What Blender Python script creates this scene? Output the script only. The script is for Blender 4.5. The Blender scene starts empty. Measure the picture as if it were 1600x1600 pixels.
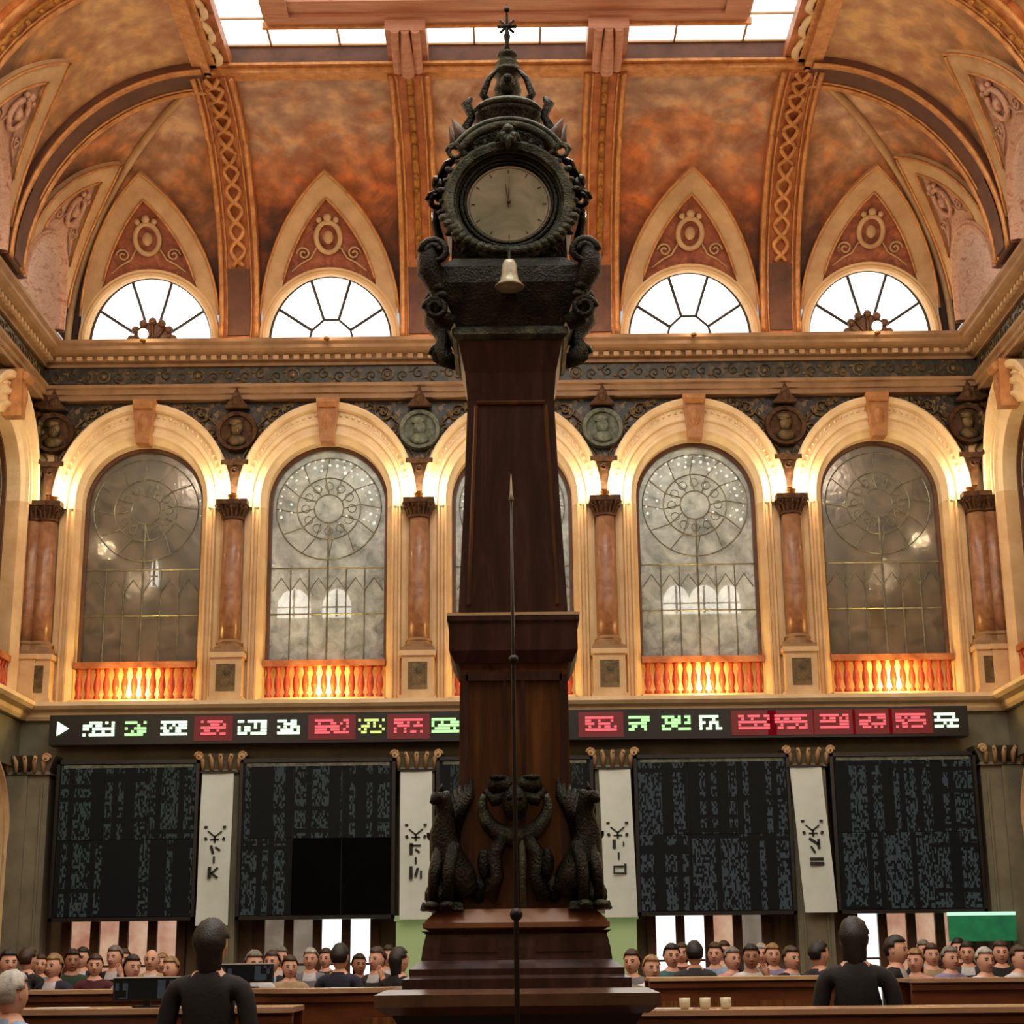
import bpy, bmesh, math, random
from mathutils import Vector, Matrix
random.seed(7)
PI = math.pi
scene = bpy.context.scene
COL = scene.collection

# ------------------------------------------------------------ camera
cam_d = bpy.data.cameras.new('camera')
cam = bpy.data.objects.new('camera', cam_d)
COL.objects.link(cam)
cam_d.sensor_width = 36.0
cam_d.lens = 2600 / 1600 * 36.0
cam_d.clip_end = 200
cam_d.clip_start = 0.05
cam.matrix_world = (Matrix.Translation((0, 0, 1.6)) @ Matrix.Rotation(PI / 2 + math.radians(15.07), 4, 'X')
                    @ Matrix.Rotation(math.radians(-0.6), 4, 'Z'))
scene.camera = cam

# ------------------------------------------------------------ world, exposure
w = bpy.data.worlds.new('world')
scene.world = w
w.use_nodes = True
w.node_tree.nodes['Background'].inputs[0].default_value = (0.9, 0.95, 1, 1)
w.node_tree.nodes['Background'].inputs[1].default_value = 0.6
scene.view_settings.view_transform = 'Standard'
scene.view_settings.look = 'None'
scene.view_settings.gamma = 1
scene.view_settings.use_curve_mapping = False
scene.view_settings.exposure = 0.0

SKY_EM = 9.0        # laylight glass
LUN_EM = 2.4        # lunette panes
UP_W = 26.0         # uplights on the capitals
BAL_W = 55.0        # lamps behind the balustrades, scaled for the fill in front
CORN_W = 14.0       # lamps on the cornice
WARM = (1.0, 0.72, 0.40)


def light(name, loc, power, color=WARM, radius=0.08, parent=None):
    d = bpy.data.lights.new(name, 'POINT')
    d.energy = power
    d.color = color
    d.shadow_soft_size = radius
    o = bpy.data.objects.new(name, d)
    COL.objects.link(o)
    o.location = loc
    if parent:
        o.parent = parent
    return o


def area(name, loc, rot, sx, sy, power, color):
    d = bpy.data.lights.new(name, 'AREA')
    d.shape = 'RECTANGLE'
    d.size = sx
    d.size_y = sy
    d.energy = power
    d.color = color
    o = bpy.data.objects.new(name, d)
    COL.objects.link(o)
    o.location = loc
    o.rotation_euler = rot
    return o


# daylight that falls through the laylight further forward in the hall
area('laylight_daylight', (0, 10.5, 15.0), (0, 0, 0), 7.5, 15.0, 1000, (1.0, 0.90, 0.78))
# unseen warm fill lights added along both side walls, without fittings
for sx in (-1, 1):
    for yy in (2.0, 7.5, 12.5, 17.5):
        light('cornice_fill_light', (sx * 6.9, yy, 11.75), 190, (1.0, 0.78, 0.56), 0.15)
        light('hall_fill_light', (sx * 6.8, yy, 5.9), 70, (1.0, 0.74, 0.5), 0.15)

# ------------------------------------------------------------ materials
MATS = {}


def s2l(c):
    return tuple((v / 255 / 12.92) if v / 255 <= 0.04045 else ((v / 255 + 0.055) / 1.055) ** 2.4 for v in c) + (1.0,)


def newmat(name):
    m = bpy.data.materials.new(name)
    m.use_nodes = True
    return m, m.node_tree, m.node_tree.nodes['Principled BSDF']


def ramp(nt, fac, stops, interp='LINEAR'):
    r = nt.nodes.new('ShaderNodeValToRGB')
    r.color_ramp.interpolation = interp
    els = r.color_ramp.elements
    while len(els) < len(stops):
        els.new(0.5)
    for e, (p, c) in zip(els, stops):
        e.position = p
        e.color = s2l(c)
    nt.links.new(fac, r.inputs[0])
    return r.outputs[0]


def noise(nt, scale, detail=4, coord='Object', rough=0.6, dist=0.0, stretch=None):
    tc = nt.nodes.new('ShaderNodeTexCoord')
    n = nt.nodes.new('ShaderNodeTexNoise')
    n.inputs['Scale'].default_value = scale
    n.inputs['Detail'].default_value = detail
    n.inputs['Roughness'].default_value = rough
    n.inputs['Distortion'].default_value = dist
    if stretch:
        mp = nt.nodes.new('ShaderNodeMapping')
        mp.inputs['Scale'].default_value = stretch
        nt.links.new(tc.outputs[coord], mp.inputs[0])
        nt.links.new(mp.outputs[0], n.inputs['Vector'])
    else:
        nt.links.new(tc.outputs[coord], n.inputs['Vector'])
    return n.outputs[0]


def bump(nt, b, h, strength=0.3, dist=0.02):
    n = nt.nodes.new('ShaderNodeBump')
    n.inputs['Strength'].default_value = strength
    n.inputs['Distance'].default_value = dist
    nt.links.new(h, n.inputs['Height'])
    nt.links.new(n.outputs[0], b.inputs['Normal'])


def M(name, stops, scale=3.0, rough=0.6, metal=0.0, bmp=0.2, stretch=None, dist=0.0, detail=5, coord='Object'):
    """mottled procedural material: noise through a ramp, fine relief"""
    if name in MATS:
        return MATS[name]
    m, nt, b = newmat(name)
    f = noise(nt, scale, detail, coord, 0.6, dist, stretch)
    if len(stops) == 2:
        st = [(0.3, stops[0]), (0.7, stops[1])]
    else:
        k = len(stops) - 1
        st = [(0.28 + 0.44 * i / k, c) for i, c in enumerate(stops)]
    nt.links.new(ramp(nt, f, st), b.inputs['Base Color'])
    b.inputs['Roughness'].default_value = rough
    b.inputs['Metallic'].default_value = metal
    if bmp:
        bump(nt, b, noise(nt, scale * 7, 3, coord), bmp)
    MATS[name] = m
    return m


def mosaic(name, stops, scale, rough=0.45, metal=0.0):
    if name in MATS:
        return MATS[name]
    m, nt, b = newmat(name)
    tc = nt.nodes.new('ShaderNodeTexCoord')
    v = nt.nodes.new('ShaderNodeTexVoronoi')
    v.inputs['Scale'].default_value = scale
    nt.links.new(tc.outputs['Object'], v.inputs['Vector'])
    wn = nt.nodes.new('ShaderNodeTexWhiteNoise')
    nt.links.new(v.outputs['Color'], wn.inputs['Vector'])
    st = [((i + 0.0) / len(stops), c) for i, c in enumerate(stops)]
    nt.links.new(ramp(nt, wn.outputs['Value'], st, 'CONSTANT'), b.inputs['Base Color'])
    b.inputs['Roughness'].default_value = rough
    b.inputs['Metallic'].default_value = metal
    bump(nt, b, v.outputs['Distance'], 0.5, 0.01)
    MATS[name] = m
    return m


def emit(name, col, strength, base=(20, 20, 20), var=None, scale=4):
    if name in MATS:
        return MATS[name]
    m, nt, b = newmat(name)
    b.inputs['Base Color'].default_value = s2l(base)
    b.inputs['Emission Strength'].default_value = strength
    if var:
        f = noise(nt, scale, 3)
        nt.links.new(ramp(nt, f, [(0.35, col), (0.65, var)]), b.inputs['Emission Color'])
    else:
        b.inputs['Emission Color'].default_value = s2l(col)
    MATS[name] = m
    return m


STONE = M('cream_stone', [(196, 158, 110), (222, 190, 142)], 2.2, 0.55)
STONE_L = M('pale_stone', [(214, 184, 138), (236, 212, 170)], 2.5, 0.5)
STONE_T = M('tan_plaster', [(168, 132, 92), (200, 166, 122)], 2.5, 0.7)
STONE_G = M('grey_green_stone', [(92, 88, 70), (130, 124, 100)], 1.6, 0.7)
STONE_D = M('dim_lower_stone', [(96, 78, 58), (132, 110, 84)], 1.4, 0.7)
PINK = M('pink_marble', [(112, 74, 52), (146, 102, 74), (166, 128, 96)], 3.5, 0.3, dist=1.2, bmp=0.0)
GOLD = M('old_gilding', [(118, 76, 30), (186, 130, 58)], 9, 0.38, 0.55, 0.4)
GOLDB = M('bright_gilding', [(166, 108, 58), (216, 158, 98)], 7, 0.4, 0.4, 0.3)
ORANGE = M('orange_gilt_panel', [(120, 62, 30), (172, 100, 54), (196, 132, 82)], 2.6, 0.5, 0.2, 0.3, dist=1.0)
CORN = M('cornice_ochre_stone', [(124, 92, 60), (158, 122, 84)], 3, 0.6)
DKBAND = M('dark_brown_band', [(70, 40, 26), (104, 64, 42)], 3, 0.6)
MAROON = M('maroon_panel', [(96, 42, 26), (140, 74, 46), (168, 104, 66)], 6, 0.6, dist=0.8)
PINKP = M('rose_panel', [(160, 108, 84), (190, 150, 124), (150, 84, 62)], 8, 0.6, dist=1.0)
MOS = mosaic('dark_mosaic', [(20, 17, 10), (38, 30, 16), (18, 20, 14), (70, 50, 26), (28, 28, 32), (110, 90, 56)], 16)
FRIEZE = mosaic('frieze_mosaic', [(30, 27, 14), (44, 38, 20), (24, 26, 16), (74, 56, 28), (36, 33, 20)], 13)
BRONZE_RELIEF = M('bronze_relief', [(52, 44, 28), (120, 98, 60)], 8, 0.4, 0.5, 0.4)
MEDAL = M('green_patina_relief', [(70, 78, 66), (128, 134, 116)], 14, 0.5, 0.2, 0.6)
CAPM = M('dark_gilt_capital', [(40, 26, 14), (104, 68, 36)], 14, 0.45, 0.4, 0.6)
MUNTIN = M('dark_iron', [(30, 24, 20), (48, 38, 30)], 8, 0.5, 0.3, 0.0)
WOODF = M('pale_pink_wood', [(168, 110, 84), (202, 150, 122)], 3, 0.5, stretch=(0.4, 4, 4))
SASH = M('dark_wood_sash', [(66, 38, 22), (98, 60, 34)], 5, 0.5)
BALM = M('red_marble_baluster', [(150, 48, 22), (196, 84, 40)], 8, 0.3)
GLASS_PANE_D = emit('daylight_lunette_glass', (255, 250, 232), LUN_EM, (230, 230, 225), (236, 244, 240), 2.5)
SKYG = emit('daylight_laylight_glass', (255, 250, 238), SKY_EM / 4, (230, 230, 225), (232, 244, 246), 1.2)
LAMPG = emit('lit_lamp_glass', (255, 226, 180), 14)
LAMPY = emit('lit_yellow_lamp_glass', (255, 210, 90), 7)
BLACK = M('black_casing', [(8, 8, 8), (16, 16, 15)], 6, 0.4, bmp=0.0)
CWOOD = M('dark_mahogany', [(38, 22, 19), (64, 40, 35), (86, 58, 54)], 5, 0.28, bmp=0.05, stretch=(3, 3, 0.5), dist=0.8)
CWOOD2 = M('brown_oak', [(58, 32, 14), (98, 60, 28), (132, 86, 44)], 6, 0.33, bmp=0.05, stretch=(4, 4, 0.4), dist=0.6)
CBRONZE = M('blackened_bronze', [(13, 14, 11), (36, 37, 29), (60, 62, 50)], 16, 0.36, 0.55, 0.5)
CBRONZE_L = M('worn_green_bronze', [(30, 35, 28), (70, 76, 62), (118, 124, 104)], 18, 0.4, 0.5, 0.5)
BELLM = M('pale_bell_metal', [(180, 180, 150), (222, 220, 196)], 9, 0.35, 0.2, 0.1)
COUNTER = M('counter_wood', [(70, 36, 18), (112, 62, 34)], 3, 0.3, stretch=(0.5, 3, 3), bmp=0.05)
COUNTER_T = M('counter_top', [(150, 116, 88), (186, 150, 118)], 3, 0.25, stretch=(0.5, 3, 3), bmp=0.02)
FLOORM = M('floor_boards', [(58, 34, 20), (84, 52, 32)], 2, 0.35, stretch=(4, 0.5, 1), bmp=0.05)
BANM = M('pale_banner_cloth', [(196, 208, 200), (214, 224, 218)], 2, 0.85, bmp=0.05)
INK = M('black_print', [(24, 26, 24), (36, 38, 34)], 9, 0.8, bmp=0.0)
GREENP = emit('green_glow_column_foot', (130, 160, 100), 0.3, (150, 170, 128))  # green glow put into the plinth surface itself, no lamp there
GREENS = emit('green_sign_face', (20, 120, 70), 0.6, (20, 80, 50), (16, 90, 60), 6)
WHITEE = emit('white_lit_strip', (190, 240, 210), 1.2)


def dial_mat():
    m, nt, b = newmat('weathered_dial')
    f = noise(nt, 5, 5, 'Object', 0.6, 0.8)
    nt.links.new(ramp(nt, f, [(0.32, (128, 142, 112)), (0.5, (176, 172, 150)), (0.65, (202, 194, 172))]), b.inputs['Base Color'])
    b.inputs['Roughness'].default_value = 0.35
    return m


def paint_mat(name, c_top, c_mid, c_low, seed):
    """a wall painting on the cove: pale sky above, golden scene, dark foot"""
    m, nt, b = newmat(name)
    tc = nt.nodes.new('ShaderNodeTexCoord')
    sep = nt.nodes.new('ShaderNodeSeparateXYZ')
    nt.links.new(tc.outputs['Object'], sep.inputs[0])
    mr = nt.nodes.new('ShaderNodeMapRange')
    mr.inputs['From Min'].default_value = 11.6
    mr.inputs['From Max'].default_value = 14.7
    nt.links.new(sep.outputs['Z'], mr.inputs['Value'])
    mp = nt.nodes.new('ShaderNodeMapping')
    mp.inputs['Location'].default_value = (seed, seed * 2, 0)
    nt.links.new(tc.outputs['Object'], mp.inputs[0])
    n = nt.nodes.new('ShaderNodeTexNoise')
    n.inputs['Scale'].default_value = 1.1
    n.inputs['Detail'].default_value = 8
    n.inputs['Roughness'].default_value = 0.68
    n.inputs['Distortion'].default_value = 0.9
    nt.links.new(mp.outputs[0], n.inputs['Vector'])
    ad = nt.nodes.new('ShaderNodeMath')
    ad.operation = 'MULTIPLY_ADD'
    nt.links.new(n.outputs[0], ad.inputs[0])
    ad.inputs[1].default_value = 0.9
    nt.links.new(mr.outputs[0], ad.inputs[2])
    sb = nt.nodes.new('ShaderNodeMath')
    sb.operation = 'SUBTRACT'
    nt.links.new(ad.outputs[0], sb.inputs[0])
    sb.inputs[1].default_value = 0.42
    base = ramp(nt, sb.outputs[0], [(0.3, c_low), (0.56, tuple((a + b2) // 2 for a, b2 in zip(c_low, c_mid))),
                                    (0.74, c_mid), (0.9, tuple((a + b2) // 2 for a, b2 in zip(c_top, c_mid))), (1.0, c_top)])
    n2 = nt.nodes.new('ShaderNodeTexNoise')
    n2.inputs['Scale'].default_value = 3.2
    n2.inputs['Detail'].default_value = 6
    nt.links.new(mp.outputs[0], n2.inputs['Vector'])
    fig = ramp(nt, n2.outputs[0], [(0.36, (84, 60, 54)), (0.5, (140, 132, 126)), (0.66, (214, 186, 146))])
    mx = nt.nodes.new('ShaderNodeMix')
    mx.data_type = 'RGBA'
    mx.blend_type = 'OVERLAY'
    mx.inputs[0].default_value = 0.6
    nt.links.new(base, mx.inputs[6])
    nt.links.new(fig, mx.inputs[7])
    nt.links.new(mx.outputs[2], b.inputs['Base Color'])
    b.inputs['Roughness'].default_value = 0.6
    return m


PAINT_A = paint_mat('cove_painting_amber', (196, 170, 148), (190, 112, 62), (40, 16, 14), 3.1)
PAINT_B = paint_mat('cove_painting_gold', (206, 184, 162), (178, 120, 76), (52, 28, 24), 8.4)
PAINT_C = paint_mat('side_cove_painting', (206, 178, 136), (192, 148, 98), (104, 70, 54), 5.7)


def glass_mat(name, col, alpha, rough=0.12):
    m, nt, b = newmat(name)
    f = noise(nt, 3.2, 6, 'Object', 0.65, 0.6)
    nt.links.new(ramp(nt, f, [(0.35, tuple(int(v * 0.6) for v in col)), (0.65, col)]), b.inputs['Base Color'])
    b.inputs['Roughness'].default_value = rough
    b.inputs['Alpha'].default_value = alpha
    bump(nt, b, noise(nt, 9, 2), 0.15, 0.02)
    return m


GL_GREY = glass_mat('grey_figured_glass', (206, 212, 208), 0.62)
GL_BROWN = glass_mat('smoky_figured_glass', (134, 116, 96), 0.62)
LEAD = M('lead_came', [(86, 84, 72), (150, 146, 126)], 10, 0.4, 0.4, 0.0)
LACEW = M('white_enamel_glass', [(188, 194, 190), (226, 230, 224)], 9, 0.4, bmp=0.0)
CORR = M('corridor_wall', [(140, 144, 134), (176, 180, 170)], 0.8, 0.8)
CORRLIT = emit('lit_far_window', (255, 252, 236), 3.5)


def board_mat(name, seed, tint):
    """screen of small dim figures in columns"""
    m, nt, b = newmat(name)
    tc = nt.nodes.new('ShaderNodeTexCoord')

    def cells(sx, sz, off):
        mp = nt.nodes.new('ShaderNodeMapping')
        mp.inputs['Scale'].default_value = (sx, 0, sz)
        mp.inputs['Location'].default_value = (off, 0, off * 1.7)
        nt.links.new(tc.outputs['Object'], mp.inputs[0])
        fl = nt.nodes.new('ShaderNodeVectorMath')
        fl.operation = 'FLOOR'
        nt.links.new(mp.outputs[0], fl.inputs[0])
        wn = nt.nodes.new('ShaderNodeTexWhiteNoise')
        nt.links.new(fl.outputs[0], wn.inputs['Vector'])
        return wn.outputs['Value']

    def gt(s, t):
        g = nt.nodes.new('ShaderNodeMath')
        g.operation = 'GREATER_THAN'
        nt.links.new(s, g.inputs[0])
        g.inputs[1].default_value = t
        return g.outputs[0]

    def mul(a, c):
        g = nt.nodes.new('ShaderNodeMath')
        g.operation = 'MULTIPLY'
        nt.links.new(a, g.inputs[0])
        nt.links.new(c, g.inputs[1])
        return g.outputs[0]
    a = gt(cells(44, 24, seed), 0.5)
    c = gt(cells(11.5, 0.001, seed + 3), 0.42)
    d = gt(cells(0.001, 15, seed + 5), 0.08)
    v = mul(mul(a, c), d)
    nt.links.new(ramp(nt, v, [(0.0, (10, 13, 14)), (1.0, tint)]), b.inputs['Emission Color'])
    b.inputs['Emission Strength'].default_value = 0.5
    b.inputs['Base Color'].default_value = s2l((6, 8, 8))
    b.inputs['Specular IOR Level'].default_value = 0.15
    b.inputs['Roughness'].default_value = 0.6
    return m


# ------------------------------------------------------------ mesh helpers
def obj(name, bm, mat, parent=None, smooth=False, kind=None):
    me = bpy.data.meshes.new(name)
    bmesh.ops.recalc_face_normals(bm, faces=bm.faces)
    if smooth:
        for f in bm.faces:
            f.smooth = True
    bm.to_mesh(me)
    bm.free()
    if isinstance(mat, (list, tuple)):
        for mm in mat:
            me.materials.append(mm)
    elif mat:
        me.materials.append(mat)
    o = bpy.data.objects.new(name, me)
    COL.objects.link(o)
    if parent:
        o.parent = parent
    if kind:
        o['kind'] = kind
    return o


def link_copy(src, parent=None, loc=None, rotz=None):
    c = src.copy()
    COL.objects.link(c)
    if parent is not None:
        c.parent = parent
    if loc is not None:
        c.location = loc
    if rotz is not None:
        c.rotation_euler = (0, 0, rotz)
    return c


def copy_tree(src, parent=None, loc=None, rotz=None):
    c = link_copy(src, parent, loc, rotz)
    for ch in list(src.children):
        copy_tree(ch, c)
    return c


def empty(name, loc=(0, 0, 0), rotz=0, parent=None):
    o = bpy.data.objects.new(name, None)
    o.empty_display_size = 0.2
    COL.objects.link(o)
    o.location = loc
    o.rotation_euler = (0, 0, rotz)
    if parent:
        o.parent = parent
    return o


def tag(o, label=None, cat=None, group=None, kind=None):
    if label:
        o['label'] = label
    if cat:
        o['category'] = cat
    if group:
        o['group'] = group
    if kind:
        o['kind'] = kind
    return o


def box(bm, x0, x1, y0, y1, z0, z1, taper=0.0):
    xs, ys = (x0, x1), (y0, y1)
    vs = []
    for z, t in ((z0, 0), (z1, taper)):
        vs += [bm.verts.new((x0 + t, y0 + t, z)), bm.verts.new((x1 - t, y0 + t, z)),
               bm.verts.new((x1 - t, y1 - t, z)), bm.verts.new((x0 + t, y1 - t, z))]
    a, b, c, d, e, f, g, h = vs
    for q in ((a, b, c, d), (e, f, g, h), (a, b, f, e), (b, c, g, f), (c, d, h, g), (d, a, e, h)):
        bm.faces.new(q)


def B(*args, **k):
    bm = bmesh.new()
    box(bm, *args, **k)
    return bm


def frustums(bm, levels, cx=0, cy=0):
    """stack of square sections (half width, z)"""
    rings = []
    for hw, z in levels:
        rings.append([bm.verts.new((cx + sx * hw, cy + sy * hw, z)) for sx, sy in ((-1, -1), (1, -1), (1, 1), (-1, 1))])
    for r0, r1 in zip(rings, rings[1:]):
        for i in range(4):
            bm.faces.new((r0[i], r0[(i + 1) % 4], r1[(i + 1) % 4], r1[i]))
    bm.faces.new(rings[0])
    bm.faces.new(rings[-1])


def lathe(bm, prof, c=(0, 0, 0), n=16, axis='Z', a0=0.0, a1=2 * PI):
    full = abs(a1 - a0 - 2 * PI) < 1e-6
    cols = []
    m = n if full else n + 1
    for i in range(m):
        a = a0 + (a1 - a0) * i / n
        col = []
        for r, h in prof:
            p = (r * math.cos(a), r * math.sin(a), h)
            if axis == 'Y':
                p = (r * math.cos(a), h, r * math.sin(a))
            if axis == 'X':
                p = (h, r * math.cos(a), r * math.sin(a))
            col.append(bm.verts.new((c[0] + p[0], c[1] + p[1], c[2] + p[2])))
        cols.append(col)
    for i in range(n):
        p, q = cols[i], cols[(i + 1) % m]
        for j in range(len(prof) - 1):
            try:
                bm.faces.new((p[j], q[j], q[j + 1], p[j + 1]))
            except ValueError:
                pass
    if full:
        bm.faces.new([cc[0] for cc in cols])
        bm.faces.new([cc[-1] for cc in cols])


def tube(bm, pts, r, n=6, closed=False):
    pts = [Vector(p) for p in pts]
    rs = r if isinstance(r, (list, tuple)) else [r] * len(pts)
    rings = []
    for i, p in enumerate(pts):
        a = pts[i - 1] if (i or closed) else p
        b = pts[(i + 1) % len(pts)] if (i < len(pts) - 1 or closed) else p
        t = (b - a)
        if t.length < 1e-9:
            t = Vector((0, 0, 1))
        t.normalize()
        ref = Vector((0, 1, 0)) if abs(t.y) < 0.9 else Vector((1, 0, 0))
        u = t.cross(ref).normalized()
        v = t.cross(u)
        rings.append([bm.verts.new(p + (u * math.cos(2 * PI * k / n) + v * math.sin(2 * PI * k / n)) * rs[i]) for k in range(n)])
    prs = list(zip(rings, rings[1:]))
    if closed:
        prs.append((rings[-1], rings[0]))
    for a, b in prs:
        for k in range(n):
            bm.faces.new((a[k], a[(k + 1) % n], b[(k + 1) % n], b[k]))
    if not closed:
        bm.faces.new(rings[0])
        bm.faces.new(rings[-1])


def ball(bm, c, r, sx=1, sy=1, sz=1, u=10, v=7, rot=None):
    mat = Matrix.Translation(c)
    if rot is not None:
        mat = mat @ rot
    mat = mat @ Matrix.Diagonal((r * sx, r * sy, r * sz, 1))
    bmesh.ops.create_uvsphere(bm, u_segments=u, v_segments=v, radius=1, matrix=mat)


def extr(bm, prof, x0, x1):
    """closed profile of (y, z) run along x"""
    a = [bm.verts.new((x0, y, z)) for y, z in prof]
    b = [bm.verts.new((x1, y, z)) for y, z in prof]
    n = len(prof)
    for i in range(n):
        bm.faces.new((a[i], a[(i + 1) % n], b[(i + 1) % n], b[i]))
    bm.faces.new(a)
    bm.faces.new(b)


def prism(bm, poly, y0, y1):
    a = [bm.verts.new((x, y0, z)) for x, z in poly]
    b = [bm.verts.new((x, y1, z)) for x, z in poly]
    n = len(poly)
    for i in range(n):
        bm.faces.new((a[i], a[(i + 1) % n], b[(i + 1) % n], b[i]))
    bm.faces.new(a)
    bm.faces.new(b)


def spiral(cx, y, cz, r0, turns, flip=1, n=26, start=0.0, r1=0.02):
    pts = []
    for i in range(n):
        f = i / (n - 1)
        a = start + f * turns * 2 * PI
        r = r0 + (r1 - r0) * f
        pts.append((cx + flip * r * math.cos(a), y, cz + r * math.sin(a)))
    return pts


# ------------------------------------------------------------ the hall's shell
WB = 26.0
HX = 7.75
ZC0 = 8.85          # centre of the arches
RI = 0.98


def zs(r, a):
    k = 1 + 0.13 * max(0, (r - RI)) / 0.48
    return ZC0 + r * k * math.sin(a)


def arch_sweep(bm, prof, zlow, n=28):
    """profile of (radius, y) run up the leg, round the arch and down"""
    sec = []
    sec.append([(r, y, zlow) for r, y in prof])
    for i in range(n + 1):
        a = PI * i / n
        sec.append([(r * math.cos(a), y, zs(r, a)) for r, y in prof])
    sec.append([(-r, y, zlow) for r, y in prof])
    vs = [[bm.verts.new(p) for p in s] for s in sec]
    for s0, s1 in zip(vs, vs[1:]):
        for j in range(len(prof) - 1):
            bm.faces.new((s0[j], s0[j + 1], s1[j + 1], s1[j]))


floor = obj('floor', B(-8.2, 8.2, -4, 27, -0.2, 0), FLOORM)
tag(floor, kind='structure')

# --- a wall root: lower solid + upper piers, everything else its children
def wall_root(name, loc, rotz, x0, x1, mat=STONE_D):
    bm = bmesh.new()
    box(bm, x0, x1, 0.55, 0.75, 0, 5.4)
    o = obj(name, bm, mat)
    o.location = loc
    o.rotation_euler = (0, 0, rotz)
    return tag(o, kind='structure')


wall_back = wall_root('wall_back', (0, WB, 0), 0, -HX - 0.5, HX + 0.5)
wall_left = wall_root('wall_left', (-HX, 0, 0), PI / 2, -4, 26)
wall_right = wall_root('wall_right', (HX, 0, 0), -PI / 2, -26, 4)
bm = bmesh.new()
box(bm, -8.2, 8.2, -4.2, -4, 0, 15.2)
wall_front = tag(obj('wall_front', bm, STONE_D), kind='structure')

# --- one bay of the upper arcade, local x centred, -y into the room
ARCH_PROF = [(RI, 0.34), (RI, 0.06), (1.04, 0.0), (1.07, -0.05), (1.11, -0.05), (1.13, 0.0), (1.19, 0.0), (1.21, -0.05),
             (1.26, -0.05), (1.28, -0.01), (1.36, -0.01), (1.38, -0.10), (1.43, -0.12), (1.455, -0.09), (1.455, 0.16)]
JAMB_PROF = [(RI, 0.34), (RI, 0.06), (1.03, 0.0), (1.06, -0.05), (1.09, -0.05), (1.11, 0.02), (1.15, 0.02), (1.17, -0.03),
             (1.20, -0.03), (1.22, 0.04), (1.29, 0.04), (1.29, 0.16)]
protos = {}


def first_or_copy(key, make, parent, x, name=None):
    """shared mesh data between alike pieces of different bays"""
    if key not in protos:
        o = make()
        protos[key] = o
        o.parent = parent
        o.location = (x, 0, 0)
        return o
    o = copy_tree(protos[key], parent, (x, 0, 0))
    return o


def mk_archivolt():
    bm = bmesh.new()
    arch_sweep(bm, ARCH_PROF, 8.72)
    return obj('archivolt', bm, STONE_L, smooth=False)


def mk_beads():
    bm = bmesh.new()
    for i in range(41):
        a = PI * i / 40
        r = 1.32
        ball(bm, (r * math.cos(a), -0.015, zs(r, a)), 0.03, u=6, v=4)
    return obj('bead_course', bm, STONE_L, smooth=True, kind='stuff')


def mk_jamb():
    bm = bmesh.new()
    for s in (-1, 1):
        p = [(s * r, y) for r, y in JAMB_PROF]
        a = [bm.verts.new((x, y, 5.5)) for x, y in p]
        b = [bm.verts.new((x, y, 8.72)) for x, y in p]
        for j in range(len(p) - 1):
            bm.faces.new((a[j], a[j + 1], b[j + 1], b[j]))
    return obj('jamb_moulding', bm, STONE)


def mk_spandrel():
    bm = bmesh.new()
    n = 30
    top = 10.58
    lo, hi = [], []
    for i in range(n + 1):
        a = PI * i / n
        x = 1.42 * math.cos(a)
        lo.append((x, zs(1.42, a)))
        hi.append((x, top))
    lo = [(1.5, 8.72), (1.5 - 1e-3, 8.72)] + lo + [(-1.5 + 1e-3, 8.72), (-1.5, 8.72)]
    hi = [(1.5, top), (1.5 - 1e-3, top)] + hi + [(-1.5 + 1e-3, top), (-1.5, top)]
    A = [bm.verts.new((x, 0.1, z)) for x, z in lo]
    C = [bm.verts.new((x, 0.1, z)) for x, z in hi]
    for i in range(len(A) - 1):
        bm.faces.new((A[i], A[i + 1], C[i + 1], C[i]))
    return obj('spandrel', bm, MOS)


def mk_keystone():
    bm = bmesh.new()
    prism(bm, [(-0.11, 9.78), (0.11, 9.78), (0.19, 10.52), (-0.19, 10.52)], -0.2, 0.1)
    lathe(bm, [(0.0, -0.16), (0.07, -0.14), (0.07, 0.14), (0.0, 0.16)], (0, -0.23, 10.42), 10, 'X')
    ball(bm, (0, -0.2, 10.12), 0.1, 0.8, 0.6, 1.5)
    return obj('keystone', bm, M('keystone_brown_stone', [(140, 88, 46), (190, 134, 80)], 5, 0.55))


def mk_pier():
    """wall behind the column, centred on the pier"""
    bm = bmesh.new()
    box(bm, -0.28, 0.28, 0.10, 0.4, 5.4, 8.78)
    box(bm, -0.21, -0.17, 0.05, 0.1, 6.5, 8.7)
    box(bm, 0.17, 0.21, 0.05, 0.1, 6.5, 8.7)
    return obj('pilaster', bm, STONE)


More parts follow.
